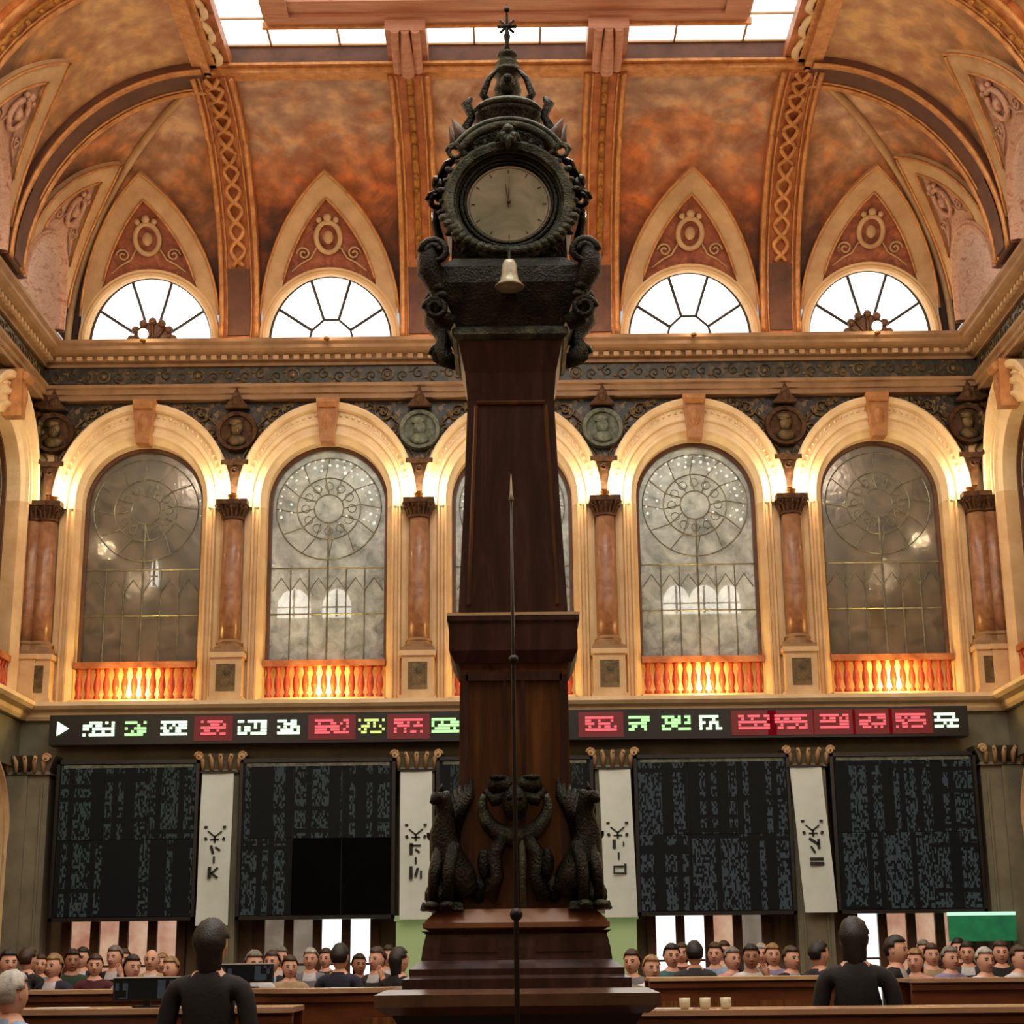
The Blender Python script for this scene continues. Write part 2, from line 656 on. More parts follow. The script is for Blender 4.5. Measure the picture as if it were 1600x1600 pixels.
def mk_column():
    bm = bmesh.new()
    lathe(bm, [(0.172, 6.52), (0.172, 7.1), (0.166, 7.8), (0.15, 8.5)], (0, -0.03, 0), 20)
    sh = obj('column', bm, PINK, smooth=True)
    bm = bmesh.new()
    lathe(bm, [(0.15, 8.48), (0.18, 8.5), (0.18, 8.53), (0.155, 8.55), (0.175, 8.62), (0.235, 8.72)], (0, -0.03, 0), 16)
    box(bm, -0.25, 0.25, -0.27, 0.15, 8.72, 8.80)
    for i in range(9):
        a = PI + PI * i / 8
        c, s = math.cos(a), math.sin(a)
        tube(bm, [(0.16 * c, -0.03 + 0.16 * s, 8.54), (0.20 * c, -0.03 + 0.2 * s, 8.64), (0.25 * c, -0.03 + 0.25 * s, 8.69), (0.25 * c, -0.03 + 0.25 * s, 8.65)], [0.025, 0.03, 0.02, 0.01], 5)
    for s in (-1, 1):
        tube(bm, spiral(s * 0.2, -0.26, 8.67, 0.06, 1.3, s, 14), 0.014, 5)
    obj('capital', bm, CAPM, sh, smooth=False)
    bm = bmesh.new()
    lathe(bm, [(0.24, 6.36), (0.24, 6.41), (0.2, 6.43), (0.2, 6.46), (0.215, 6.48), (0.175, 6.53)], (0, -0.03, 0), 16)
    box(bm, -0.26, 0.26, -0.28, 0.15, 6.30, 6.36)
    obj('column_base', bm, CORN, sh)
    bm = bmesh.new()
    box(bm, -0.25, 0.25, -0.26, 0.15, 5.55, 6.30)
    box(bm, -0.28, 0.28, -0.3, 0.15, 5.48, 5.60)
    box(bm, -0.28, 0.28, -0.3, 0.15, 6.22, 6.30)
    obj('pedestal', bm, STONE, sh)
    bm = bmesh.new()
    box(bm, -0.15, 0.15, -0.275, -0.25, 5.70, 6.12)
    obj('pedestal_panel', bm, BRONZE_RELIEF, sh)
    return sh


def mk_spandrel_relief():
    """gilt scrollwork over the column, centred on the pier"""
    bm = bmesh.new()
    for s in (-1, 1):
        tube(bm, spiral(s * 0.62, 0.06, 10.36, 0.17, 1.6, s, 22, start=PI), 0.018, 5)
        tube(bm, spiral(s * 0.42, 0.06, 10.02, 0.12, 1.5, s, 18, start=PI / 2), 0.016, 5)
        tube(bm, [(s * 0.1, 0.06, 9.6), (s * 0.22, 0.06, 9.8), (s * 0.3, 0.06, 10.1), (s * 0.5, 0.06, 10.3), (s * 0.85, 0.06, 10.5)], 0.016, 5)
        tube(bm, [(s * 0.05, 0.06, 9.2), (s * 0.13, 0.06, 9.45), (s * 0.1, 0.06, 9.6)], 0.016, 5)
        for k in range(6):
            ball(bm, (s * (0.28 + 0.12 * k), 0.06, 10.18 + 0.06 * k), 0.035, 1, 0.5, 1.4, 6, 4)
        for k in range(4):
            ball(bm, (s * (0.82 - 0.1 * k), 0.07, 10.42 - 0.02 * k), 0.03, 1, 0.5, 1, 6, 4)
    return obj('scroll_relief', bm, BRONZE_RELIEF, kind='stuff')


def mk_console():
    bm = bmesh.new()
    prism(bm, [(-0.05, 8.95), (0.05, 8.95), (0.09, 9.3), (0.16, 9.42), (-0.16, 9.42), (-0.09, 9.3)], -0.08, 0.1)
    box(bm, -0.22, 0.22, -0.12, 0.1, 9.42, 9.50)
    tube(bm, spiral(0, -0.1, 9.32, 0.07, 1.4, 1, 14), 0.018, 5)
    lathe(bm, [(0.03, 8.8), (0.06, 8.86), (0.04, 8.95)], (0, -0.02, 0), 8)
    return obj('console', bm, CAPM)


def mk_medallion(head):
    bm = bmesh.new()
    lathe(bm, [(0.0, 0.02), (0.26, 0.02), (0.27, -0.03), (0.33, -0.05), (0.345, 0.0), (0.345, 0.1)], (0, 0, 10.02), 28, 'Y')
    md = obj('medallion', bm, MEDAL if head == 0 else CAPM, smooth=False)
    bm = bmesh.new()
    ball(bm, (0.0, 0.0, 10.06), 0.13, 0.85, 0.5, 1.1)
    ball(bm, (0.0, -0.01, 9.86), 0.17, 1.0, 0.35, 0.6)
    ball(bm, (-0.03, -0.04, 10.17), 0.1, 1.2, 0.5, 0.6)
    ball(bm, (0.03, -0.07, 10.03), 0.03, 0.8, 1.2, 1.4, 6, 5)
    obj('portrait_relief', bm, MEDAL if head == 0 else BRONZE_RELIEF, md, smooth=True)
    bm = bmesh.new()
    prism(bm, [(-0.2, 10.40), (0.2, 10.40), (0.1, 10.52), (0.0, 10.74), (-0.1, 10.52)], -0.14, 0.05)
    ball(bm, (0, -0.12, 10.5), 0.08)
    obj('medallion_crest', bm, CAPM, md)
    return md


def mk_window_frame():
    bm = bmesh.new()
    arch_sweep(bm, [(RI + 0.005, 0.42), (RI + 0.005, 0.28), (RI - 0.06, 0.28), (RI - 0.06, 0.42)], 6.0)
    return obj('window_frame', bm, SASH)


def arch_poly(r, z0, n=24):
    return [(r, z0)] + [(r * math.cos(PI * i / n), zs(r, PI * i / n) if r > RI else ZC0 + r * math.sin(PI * i / n)) for i in range(n + 1)] + [(-r, z0)]


def mk_glass(mat):
    bm = bmesh.new()
    prism(bm, arch_poly(RI - 0.04, 5.6), 0.34, 0.36)
    return obj('pane', bm, mat)


def mk_leading():
    bm = bmesh.new()
    y = 0.33
    for k, r in ((0, 0.86), (1, 0.52), (2, 0.24)):
        tube(bm, [(r * math.cos(2 * PI * i / 32), y, 8.78 + r * math.sin(2 * PI * i / 32)) for i in range(33)][:32], 0.011, 4, True)
    for i in range(12):
        a = 2 * PI * i / 12
        tube(bm, [(0.24 * math.cos(a), y, 8.78 + 0.24 * math.sin(a)), (0.52 * math.cos(a + 0.13), y, 8.78 + 0.52 * math.sin(a + 0.13)),
                  (0.86 * math.cos(a), y, 8.78 + 0.86 * math.sin(a))], 0.009, 4)
        tube(bm, [(0.38 * math.cos(a) + 0.07 * math.cos(t), y, 8.78 + 0.38 * math.sin(a) + 0.07 * math.sin(t)) for t in [2 * PI * q / 8 for q in range(8)]], 0.007, 4, True)
    for x in (-0.6, -0.3, 0.3, 0.6):
        tube(bm, [(x, y, 5.7), (x, y, 7.75)], 0.011, 4)
    tube(bm, [(0, y, 5.7), (0, y, 8.54)], 0.016, 4)
    for z in (7.02, 7.78):
        tube(bm, [(-0.93, y, z), (0.93, y, z)], 0.012, 4)
    for x in (-0.75, -0.45, -0.15, 0.15, 0.45, 0.75):
        tube(bm, [(x - 0.15, y, 7.4), (x, y, 7.62), (x + 0.15, y, 7.4)], 0.009, 4)
    return obj('leading', bm, LEAD)


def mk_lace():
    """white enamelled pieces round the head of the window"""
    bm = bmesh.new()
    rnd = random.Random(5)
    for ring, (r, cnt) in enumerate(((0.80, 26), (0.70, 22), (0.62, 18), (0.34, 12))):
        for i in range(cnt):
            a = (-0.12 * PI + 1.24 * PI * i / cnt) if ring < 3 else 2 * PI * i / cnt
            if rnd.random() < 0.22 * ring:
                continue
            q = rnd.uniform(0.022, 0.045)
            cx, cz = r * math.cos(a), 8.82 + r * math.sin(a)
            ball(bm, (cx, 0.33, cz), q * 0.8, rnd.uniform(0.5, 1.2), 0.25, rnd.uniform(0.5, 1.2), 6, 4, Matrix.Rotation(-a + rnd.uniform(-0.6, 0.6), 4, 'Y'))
    return obj('lace_ornament', bm, emit('glowing_white_enamel', (226, 234, 230), 0.55, (190, 195, 190)), kind='stuff')  # emission put into the enamel in place of light from behind


def mk_balustrade():
    t = empty('balustrade')
    bm = bmesh.new()
    box(bm, -0.97, 0.97, 0.02, 0.2, 6.12, 6.22)
    obj('handrail', bm, ORANGE, t)
    bm = bmesh.new()
    box(bm, -0.97, 0.97, 0.0, 0.22, 5.5, 5.62)
    obj('base_rail', bm, STONE, t)
    obj('glow_catch_panel', B(-0.97, 0.97, 0.27, 0.3, 5.5, 6.16), STONE_L, t)  # panel added behind the balusters to catch the yellow lamplight
    bm = bmesh.new()
    lathe(bm, [(0.055, 5.62), (0.055, 5.67), (0.03, 5.70), (0.06, 5.82), (0.052, 5.92), (0.026, 6.02), (0.035, 6.06), (0.05, 6.12)], (0, 0.09, 0), 10)
    b0 = obj('baluster', bm, BALM, t, smooth=True)
    n = 13
    for i in range(n):
        x = -0.88 + 1.76 * i / (n - 1)
        if i == 0:
            b0.location.x = x
        else:
            link_copy(b0, t, (x, 0, 0))
    bm = bmesh.new()
    box(bm, -0.14, 0.14, 0.17, 0.25, 5.62, 5.66)
    fl = obj('floodlight', bm, BLACK, t)
    bm = bmesh.new()
    box(bm, -0.12, 0.12, 0.18, 0.24, 5.66, 5.69)
    obj('lamp_glass', bm, LAMPY, fl)
    return t


def mk_entab(parent, x0, x1):
    # architrave
    bm = bmesh.new()
    extr(bm, [(0.12, 10.55), (-0.08, 10.55), (-0.08, 10.63), (-0.12, 10.64), (-0.12, 10.72), (-0.17, 10.74), (-0.17, 10.79), (0.12, 10.79)], x0, x1)
    obj('architrave', bm, CORN, parent)
    bm = bmesh.new()
    box(bm, x0, x1, -0.05, 0.12, 10.79, 11.14)
    obj('frieze', bm, FRIEZE, parent)
    bm = bmesh.new()
    x = x0 + 0.25
    k = 0
    while x < x1 - 0.2:
        if k % 6 == 3:
            tube(bm, [(x + 0.1 * math.cos(t), -0.06, 10.965 + 0.1 * math.sin(t)) for t in [2 * PI * q / 12 for q in range(12)]], 0.016, 5, True)
            ball(bm, (x, -0.06, 10.965), 0.05, 1, 0.5, 1, 8, 5)
        else:
            s = 1 if k % 2 else -1
            tube(bm, spiral(x, -0.06, 10.965 + 0.02 * s, 0.1, 1.2, s, 14, start=s * PI / 2), 0.012, 4)
            ball(bm, (x + 0.13, -0.06, 10.965 - 0.06 * s), 0.03, 1.6, 0.5, 0.8, 6, 4)
        x += 0.26
        k += 1
    obj('frieze_relief', bm, BRONZE_RELIEF, parent, kind='stuff')
    bm = bmesh.new()
    extr(bm, [(0.12, 11.12), (-0.10, 11.12), (-0.10, 11.17), (-0.16, 11.20), (-0.16, 11.27), (-0.30, 11.30), (-0.35, 11.34),
              (-0.35, 11.40), (-0.40, 11.44), (-0.40, 11.50), (0.0, 11.52), (0.12, 11.62)], x0, x1)
    obj('cornice', bm, CORN, parent)
    bm = bmesh.new()
    x = x0 + 0.1
    while x < x1:
        box(bm, x, x + 0.09, -0.22, -0.15, 11.20, 11.27)
        x += 0.17
    obj('dentils', bm, STONE_T, parent, kind='stuff')
    # lower cornice under the balustrades
    bm = bmesh.new()
    extr(bm, [(0.2, 5.28), (-0.12, 5.28), (-0.16, 5.33), (-0.16, 5.40), (-0.28, 5.43), (-0.33, 5.48), (-0.33, 5.54), (0.2, 5.56)], x0, x1)
    obj('lower_cornice', bm, STONE_L, parent)
    bm = bmesh.new()
    box(bm, x0, x1, -0.04, 0.4, 4.55, 5.3)
    obj('lower_frieze', bm, STONE_G, parent)


def arcade(parent, centres, piers, x0, x1, wn, glassmats, balu=True, lace=()):
    for i, c in enumerate(centres):
        first_or_copy('archivolt', mk_archivolt, parent, c)
        first_or_copy('beads', mk_beads, parent, c)
        first_or_copy('jamb', mk_jamb, parent, c)
        first_or_copy('spandrel', mk_spandrel, parent, c)
        first_or_copy('keystone', mk_keystone, parent, c)
    for i, c in enumerate(piers):
        first_or_copy('pier', mk_pier, parent, c)
        first_or_copy('column', mk_column, parent, c)
        first_or_copy('relief', mk_spandrel_relief, parent, c)
        first_or_copy('console', mk_console, parent, c)
        k = 0 if i in (2, 3) else 1
        first_or_copy('medal%d' % k, lambda: mk_medallion(k), parent, c)
    mk_entab(parent, x0, x1)


BC = [-6, -3, 0, 3, 6]
BP = [-7.5, -4.5, -1.5, 1.5, 4.5, 7.5]
arcade(wall_back, BC, BP, -HX, HX, 1, None)
SC = [24.45, 21.45, 18.45, 15.45, 12.45]
SP = [25.95, 22.95, 19.95, 16.95, 13.95, 10.95]
arcade(wall_left, SC, SP, 4, 26, 10, None)
arcade(wall_right, [-c for c in SC], [-c for c in SP], -26, -4, 20, None)
for wl, s in ((wall_left, 1), (wall_right, -1)):   # plain upper wall nearer than the arcade
    a, b = sorted((s * 10.95, s * -4))
    obj('plain_upper_wall', B(a, b, 0.1, 0.4, 5.4, 10.6), STONE, wl)

for s in (-1, 1):
    obj('corner_pier', B(*sorted((s * 7.44, s * 8.1)), 0.1, 0.42, 5.4, 11.6), STONE, wall_back)
obj('corner_pier', B(25.85, 26.4, 0.1, 0.42, 5.4, 11.6), STONE, wall_left)
obj('corner_pier', B(-26.4, -25.85, 0.1, 0.42, 5.4, 11.6), STONE, wall_right)

wnum = 1


def big_window(root_loc, rotz, glass, lace):
    global wnum
    t = empty('window_%d' % wnum, root_loc, rotz)
    wnum += 1
    tag(t, kind='structure')
    first_or_copy('wframe', mk_window_frame, t, 0)
    first_or_copy('glass' + glass.name, lambda: mk_glass(glass), t, 0)
    first_or_copy('leading', mk_leading, t, 0)
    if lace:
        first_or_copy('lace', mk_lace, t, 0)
    return t


WTXT = ['leftmost', 'second from left', 'middle', 'second from right', 'rightmost']
for i, c in enumerate(BC):
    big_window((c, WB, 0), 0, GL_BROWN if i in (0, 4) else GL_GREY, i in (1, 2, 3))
for c in SC[:3]:
    big_window((-HX, c, 0), PI / 2, GL_BROWN, False)
    big_window((HX, c, 0), -PI / 2, GL_BROWN, False)

# corridor behind the tall windows, with its own lit arched windows
bm = bmesh.new()
box(bm, -8.3, 8.3, 29.5, 29.7, 5.2, 11.5)
wall_gallery = tag(obj('wall_gallery', bm, CORR), kind='structure')
bm = bmesh.new()
box(bm, -8.3, 8.3, 26.45, 29.5, 5.1, 5.3)
box(bm, -8.3, 8.3, 26.45, 29.5, 10.9, 11.0)
for x in (-8.3, 8.25):
    box(bm, x, x + 0.05, 26.45, 29.5, 5.3, 10.9)
obj('gallery_shell', bm, CORR, wall_gallery)
for s in (-1, 1):
    bm = bmesh.new()
    box(bm, s * 8.35 - 0.03, s * 8.35 + 0.03, 8, 26, 5.3, 10.9)
    # corridor walls beyond the side windows
    o = obj('wall_side_corridor', bm, CORR)
    o.location = (s * 1.2, 0, 0)
    tag(o, kind='structure')
wn2 = 1
for cx, ww in ((-3.95, 0.30), (-3.18, 0.26), (2.95, 0.24), (3.45, 0.28), (3.9, 0.2), (-6.5, 0.07), (-5.6, 0.06), (-0.6, 0.26), (0.4, 0.26)):
    bm = bmesh.new()
    zb = 7.6 if abs(cx) < 5 else 8.2
    prism(bm, [(ww, zb), *[(ww * math.cos(PI * i / 12), zb + 0.18 + 0.34 * math.sin(PI * i / 12)) for i in range(13)], (-ww, zb)], 0, 0.05)
    o = obj('window_arched_gallery_%d' % wn2, bm, CORRLIT)
    wn2 += 1
    o.location = (cx, 29.43, 0)
    tag(o, kind='structure')
    bm = bmesh.new()
    tube(bm, [(0, -0.02, zb), (0, -0.02, zb + 0.5)], 0.02, 4)
    tube(bm, [(-ww, -0.02, zb + 0.18), (ww, -0.02, zb + 0.18)], 0.015, 4)
    obj('muntin', bm, MUNTIN, o)
# a dark picture with a pale figure seen through the rightmost window
pic = tag(empty('wall_picture', (6.75, 29.4, 0)), 'dark tall panel with a pale band seen through the rightmost tall window', 'picture')
obj('picture_board', B(-0.32, 0.1, 0, 0.06, 7.3, 8.6), SASH, pic)
obj('pale_band', B(-0.02, 0.22, -0.03, 0.0, 7.35, 8.5), CORR, pic)
for x in (-6, -3, 0, 3, 6):
    light('gallery_light', (x, 28.0, 10.4), 190 if abs(x) == 3 else 70, (1.0, 0.98, 0.9), 0.2)

PH = {-6: 'leftmost tall window', -3: 'second tall window from the left', 0: 'tall window right behind the clock',
      3: 'second tall window from the right', 6: 'rightmost tall window'}
bal0 = mk_balustrade()
for i, c in enumerate(BC):
    o = bal0 if i == 0 else copy_tree(bal0)
    o.location = (c, WB, 0)
    tag(o, 'red marble balustrade glowing with yellow lamplight below the ' + PH[c], 'balustrade', 'balustrades of the back wall')
    light('balustrade_light', (c, WB + 0.2, 5.82), BAL_W, (1.0, 0.68, 0.16), 0.05)
    light('balustrade_light', (c, WB - 0.25, 5.72), BAL_W * 0.8, (1.0, 0.66, 0.2), 0.05)  # fill light added in front of the rail, no fitting there
for s in (-1, 1):
    for j, c in enumerate(SC[:2]):
        o = copy_tree(bal0)
        o.location = (s * HX, c, 0)
        o.rotation_euler = (0, 0, -s * PI / 2)
        side = 'left' if s < 0 else 'right'
        tag(o, 'red balustrade on the %s side wall, %s the back corner' % (side, 'next to' if j == 0 else 'second from'), 'balustrade', 'balustrades of the side walls')

# uplights on the capitals
bm = bmesh.new()
lathe(bm, [(0.02, 8.80), (0.05, 8.81), (0.08, 8.86), (0.085, 8.875)], (0, 0, 0), 12)
up0 = obj('uplight', bm, GOLD)
bm = bmesh.new()
lathe(bm, [(0.075, 8.872), (0.04, 8.885), (0.01, 8.89)], (0, 0, 0), 12)
obj('lamp_glass', bm, LAMPG, up0)
PP = {-7.5: 'in the left corner', -4.5: 'between the two left tall windows', -1.5: 'just left of the clock shaft',
      1.5: 'just right of the clock shaft', 4.5: 'between the two right tall windows', 7.5: 'in the right corner'}
for i, c in enumerate(BP):
    o = up0 if i == 0 else copy_tree(up0)
    o.location = (c * (0.985 if abs(c) > 7 else 1), WB - 0.2, 0)
    tag(o, 'small gilt uplight on the capital of the column ' + PP[c], 'lamp', 'uplights on the capitals')
    for s in (-1, 1):
        if abs(c + s * 0.28) > 7.6:
            continue
        light('capital_light', (c + s * 0.22, WB - 0.22, 9.0), UP_W, (1.0, 0.80, 0.5), 0.05)
for s in (-1, 1):
    for c in SP[1:3]:
        light('capital_light', (s * (HX - 0.25), c, 9.0), UP_W * 1.6, (1.0, 0.74, 0.42), 0.05)

# ------------------------------------------------------------ lower storey of the back wall
bm = bmesh.new()
box(bm, -0.27, 0.27, -0.28, 0.1, 0.0, 4.42)
frustums(bm, [(0.30, 4.42), (0.27, 4.47), (0.33, 4.60), (0.40, 4.70)], 0, -0.05)
box(bm, -0.19, -0.16, -0.31, -0.28, 1.4, 4.3)
box(bm, 0.16, 0.19, -0.31, -0.28, 1.4, 4.3)
pil0 = obj('lower_column', bm, STONE_G, wall_back)
pil0.location = (BP[0] + 0.08, 0, 0)
for c in BP[1:]:
    link_copy(pil0, wall_back, (c - (0.08 if c > 7 else 0), 0, 0))
# carved capitals
bm = bmesh.new()
for i in range(5):
    x = -0.28 + 0.14 * i
    tube(bm, [(x, -0.36, 4.45), (x, -0.4, 4.6), (x * 1.2, -0.46, 4.68), (x * 1.2, -0.46, 4.63)], [0.03, 0.04, 0.03, 0.01], 5)
for s in (-1, 1):
    tube(bm, spiral(s * 0.33, -0.44, 4.66, 0.07, 1.4, s, 14), 0.02, 5)
cap0 = obj('lower_capital', bm, STONE_T, wall_back, smooth=True)
cap0.location = (BP[0], 0, 0)
for c in BP[1:]:
    link_copy(cap0, wall_back, (c, 0, 0))
# self-glowing green feet of the two columns beside the clock
bm = bmesh.new()
box(bm, -0.3, 0.3, -0.34, -0.02, 0.0, 2.18, 0.0)
box(bm, -0.33, 0.33, -0.37, -0.02, 2.18, 2.26)
g0 = obj('green_glow_plinth', bm, GREENP, wall_back)
g0.location = (-1.5, 0, 0)
link_copy(g0, wall_back, (1.5, 0, 0))

# doors of the back wall
def door(n, cx, mats):
    t = empty('door_%d' % n, (cx, WB + 0.35, 0))
    tag(t, kind='structure')
    bm = bmesh.new()
    for k in range(5):
        x = -0.88 + 0.44 * k
        box(bm, x - 0.07, x + 0.07, -0.08, 0.06, 0, 2.7)
    box(bm, -0.98, 0.98, -0.08, 0.06, 2.62, 2.8)
    box(bm, -0.98, 0.98, -0.06, 0.06, 0, 0.8)
    obj('door_frame', bm, SASH, t)
    for k in range(4):
        x = -0.66 + 0.44 * k
        obj('pane', B(x - 0.15, x + 0.15, 0.0, 0.02, 0.8, 2.62), mats[k], t)
        bm = bmesh.new()
        box(bm, x - 0.15, x + 0.15, -0.02, 0.0, 1.55, 1.585)
        obj('muntin', bm, SASH, t)
    bm = bmesh.new()
    lathe(bm, [(0.02, -0.12), (0.035, -0.11), (0.035, -0.09), (0.012, -0.08)], (0.05, 0, 1.05), 8, 'Y')
    obj('door_handle', bm, GOLD, t)


CURT = emit('lit_curtained_pane', (214, 176, 146), 0.85, (120, 90, 70), (176, 120, 96), 2.2)
CURTW = emit('bright_white_pane', (255, 255, 250), 1.9, (200, 200, 200), (232, 240, 236), 2)
CURTG = emit('dim_grey_pane', (150, 138, 122), 0.7, (90, 84, 74), (120, 106, 92), 2)
door(1, -6.02, [CURT] * 4)
door(2, -3.05, [CURTG, CURTG, CURTW, CURTW])
door(3, 0.0, [CURTG] * 4)
door(4, 2.95, [CURTW, CURTW, CURT, CURTG])
door(5, 6.05, [CURTW, CURT, CURT, CURT])
# wall surface around the doors
bm = bmesh.new()
box(bm, -HX, HX, 0.38, 0.5, 0, 5.4)
obj('lower_wall_face', bm, STONE_D, wall_back)
# opening lights: keep the wall face behind the door frames

# side walls, lower storey: ashlar, arch niches, string courses
for wl, s in ((wall_left, 1), (wall_right, -1)):
    a, b = sorted((s * -4, s * 26))
    obj('lower_wall_face', B(a, b, 0.12, 0.5, 0, 5.4), STONE_D, wl)
    for c in SC[:4]:
        bm = bmesh.new()
        pr = [(0.92, 0.12), (0.92, 0.0), (0.98, -0.04), (1.04, -0.04), (1.08, 0.02), (1.2, 0.02), (1.24, -0.05), (1.28, -0.05), (1.28, 0.12)]
        vs = []
        for i in range(-1, 22):
            if i == -1:
                vs.append([bm.verts.new((r, y, 0)) for r, y in pr])
            elif i == 21:
                vs.append([bm.verts.new((-r, y, 0)) for r, y in pr])
            else:
                aa = PI * i / 20
                vs.append([bm.verts.new((r * math.cos(aa), y, 3.4 + r * math.sin(aa))) for r, y in pr])
        for p, q in zip(vs, vs[1:]):
            for j in range(len(pr) - 1):
                bm.faces.new((p[j], p[j + 1], q[j + 1], q[j]))
        o = obj('lower_arch', bm, STONE, wl)
        o.location = (s * c, 0, 0)
        obj('niche_panel', B(-0.92, 0.92, 0.09, 0.13, 0, 4.2), MAROON, wl).location = (s * c, 0, 0)
    for zz in (2.2, 3.1):
        obj('string_course', B(a, b, 0.0, 0.12, zz, zz + 0.12), STONE_T, wl)
    for c in SP[:5]:
        o = link_copy(pil0, wl, (s * c, 0, 0))

# ------------------------------------------------------------ the cove and its ribs
CA, CBX, CH, CZ = 3.3, 2.85, 3.1, 11.6
TM = 3.2 * PI / 2
CX0 = 7.4


def cove(side, u, t, off=0.0):
    f = t / 3.2
    c, s = math.cos(f), math.sin(f)
    if side == 'back':
        return (u, WB - CA * (1 - c) - off * c, CZ + CH * s - off * s)
    sg = -1 if side == 'left' else 1
    return (sg * (CX0 - CBX * (1 - c) - off * c), u, CZ + CH * s - off * s)


def tlim(side, u):
    """highest t reached at u before the corner groin"""
    if side == 'back':
        d = CX0 - abs(u)
        k = CBX
    else:
        d = WB - u
        k = CA
    if d >= k:
        return TM
    return 3.2 * math.acos(max(-1, min(1, 1 - max(d, 0) / k)))


def strip(bm, side, us, bot, top, off, thick=0.0, rows=14):
    """surface between two curves bot(u) and top(u), optionally with edges"""
    cols = []
    for u in us:
        b, t = bot(u), top(u)
        if t <= b + 1e-4:
            cols.append(None)
            continue
        cols.append([(u, b + (t - b) * j / rows) for j in range(rows + 1)])
    prev = None
    for c in cols:
        if c is None:
            prev = None
            continue
        vf = [bm.verts.new(cove(side, u, t, off)) for u, t in c]
        vb = None
        if thick:
            vb = [bm.verts.new(cove(side, c[0][0], c[0][1], off - thick)), bm.verts.new(cove(side, c[-1][0], c[-1][1], off - thick))]
        if prev:
            pf, pb = prev
            for j in range(rows):
                bm.faces.new((pf[j], vf[j], vf[j + 1], pf[j + 1]))
            if thick:
                bm.faces.new((pf[0], vf[0], vb[0], pb[0]))
                bm.faces.new((pf[-1], vf[-1], vb[1], pb[1]))
        prev = (vf, vb)


def pointed(w, h, t0=0.25):
    c = (h * h - w * w) / (2 * w)

    def f(x):
        x = abs(x)
        if x >= w:
            return 0.0
        return t0 + math.sqrt(max(0, (w + c) ** 2 - (x + c) ** 2))
    return f


def half(r, k=1.08):
    return lambda x: k * math.sqrt(max(0, r * r - x * x))


ceiling = obj('ceiling', B(-8.2, 8.2, -4, 26.3, 15.9, 16.0), STONE_T)
tag(ceiling, kind='structure')
PO, PIN = pointed(1.16, 2.7), pointed(0.86, 2.22)
LO = half(1.15)
LI = half(1.05)


def lin(a, b, n):
    return [a + (b - a) * i / n for i in range(n + 1)]


lamp_lbl = {}
lunette_n = wnum


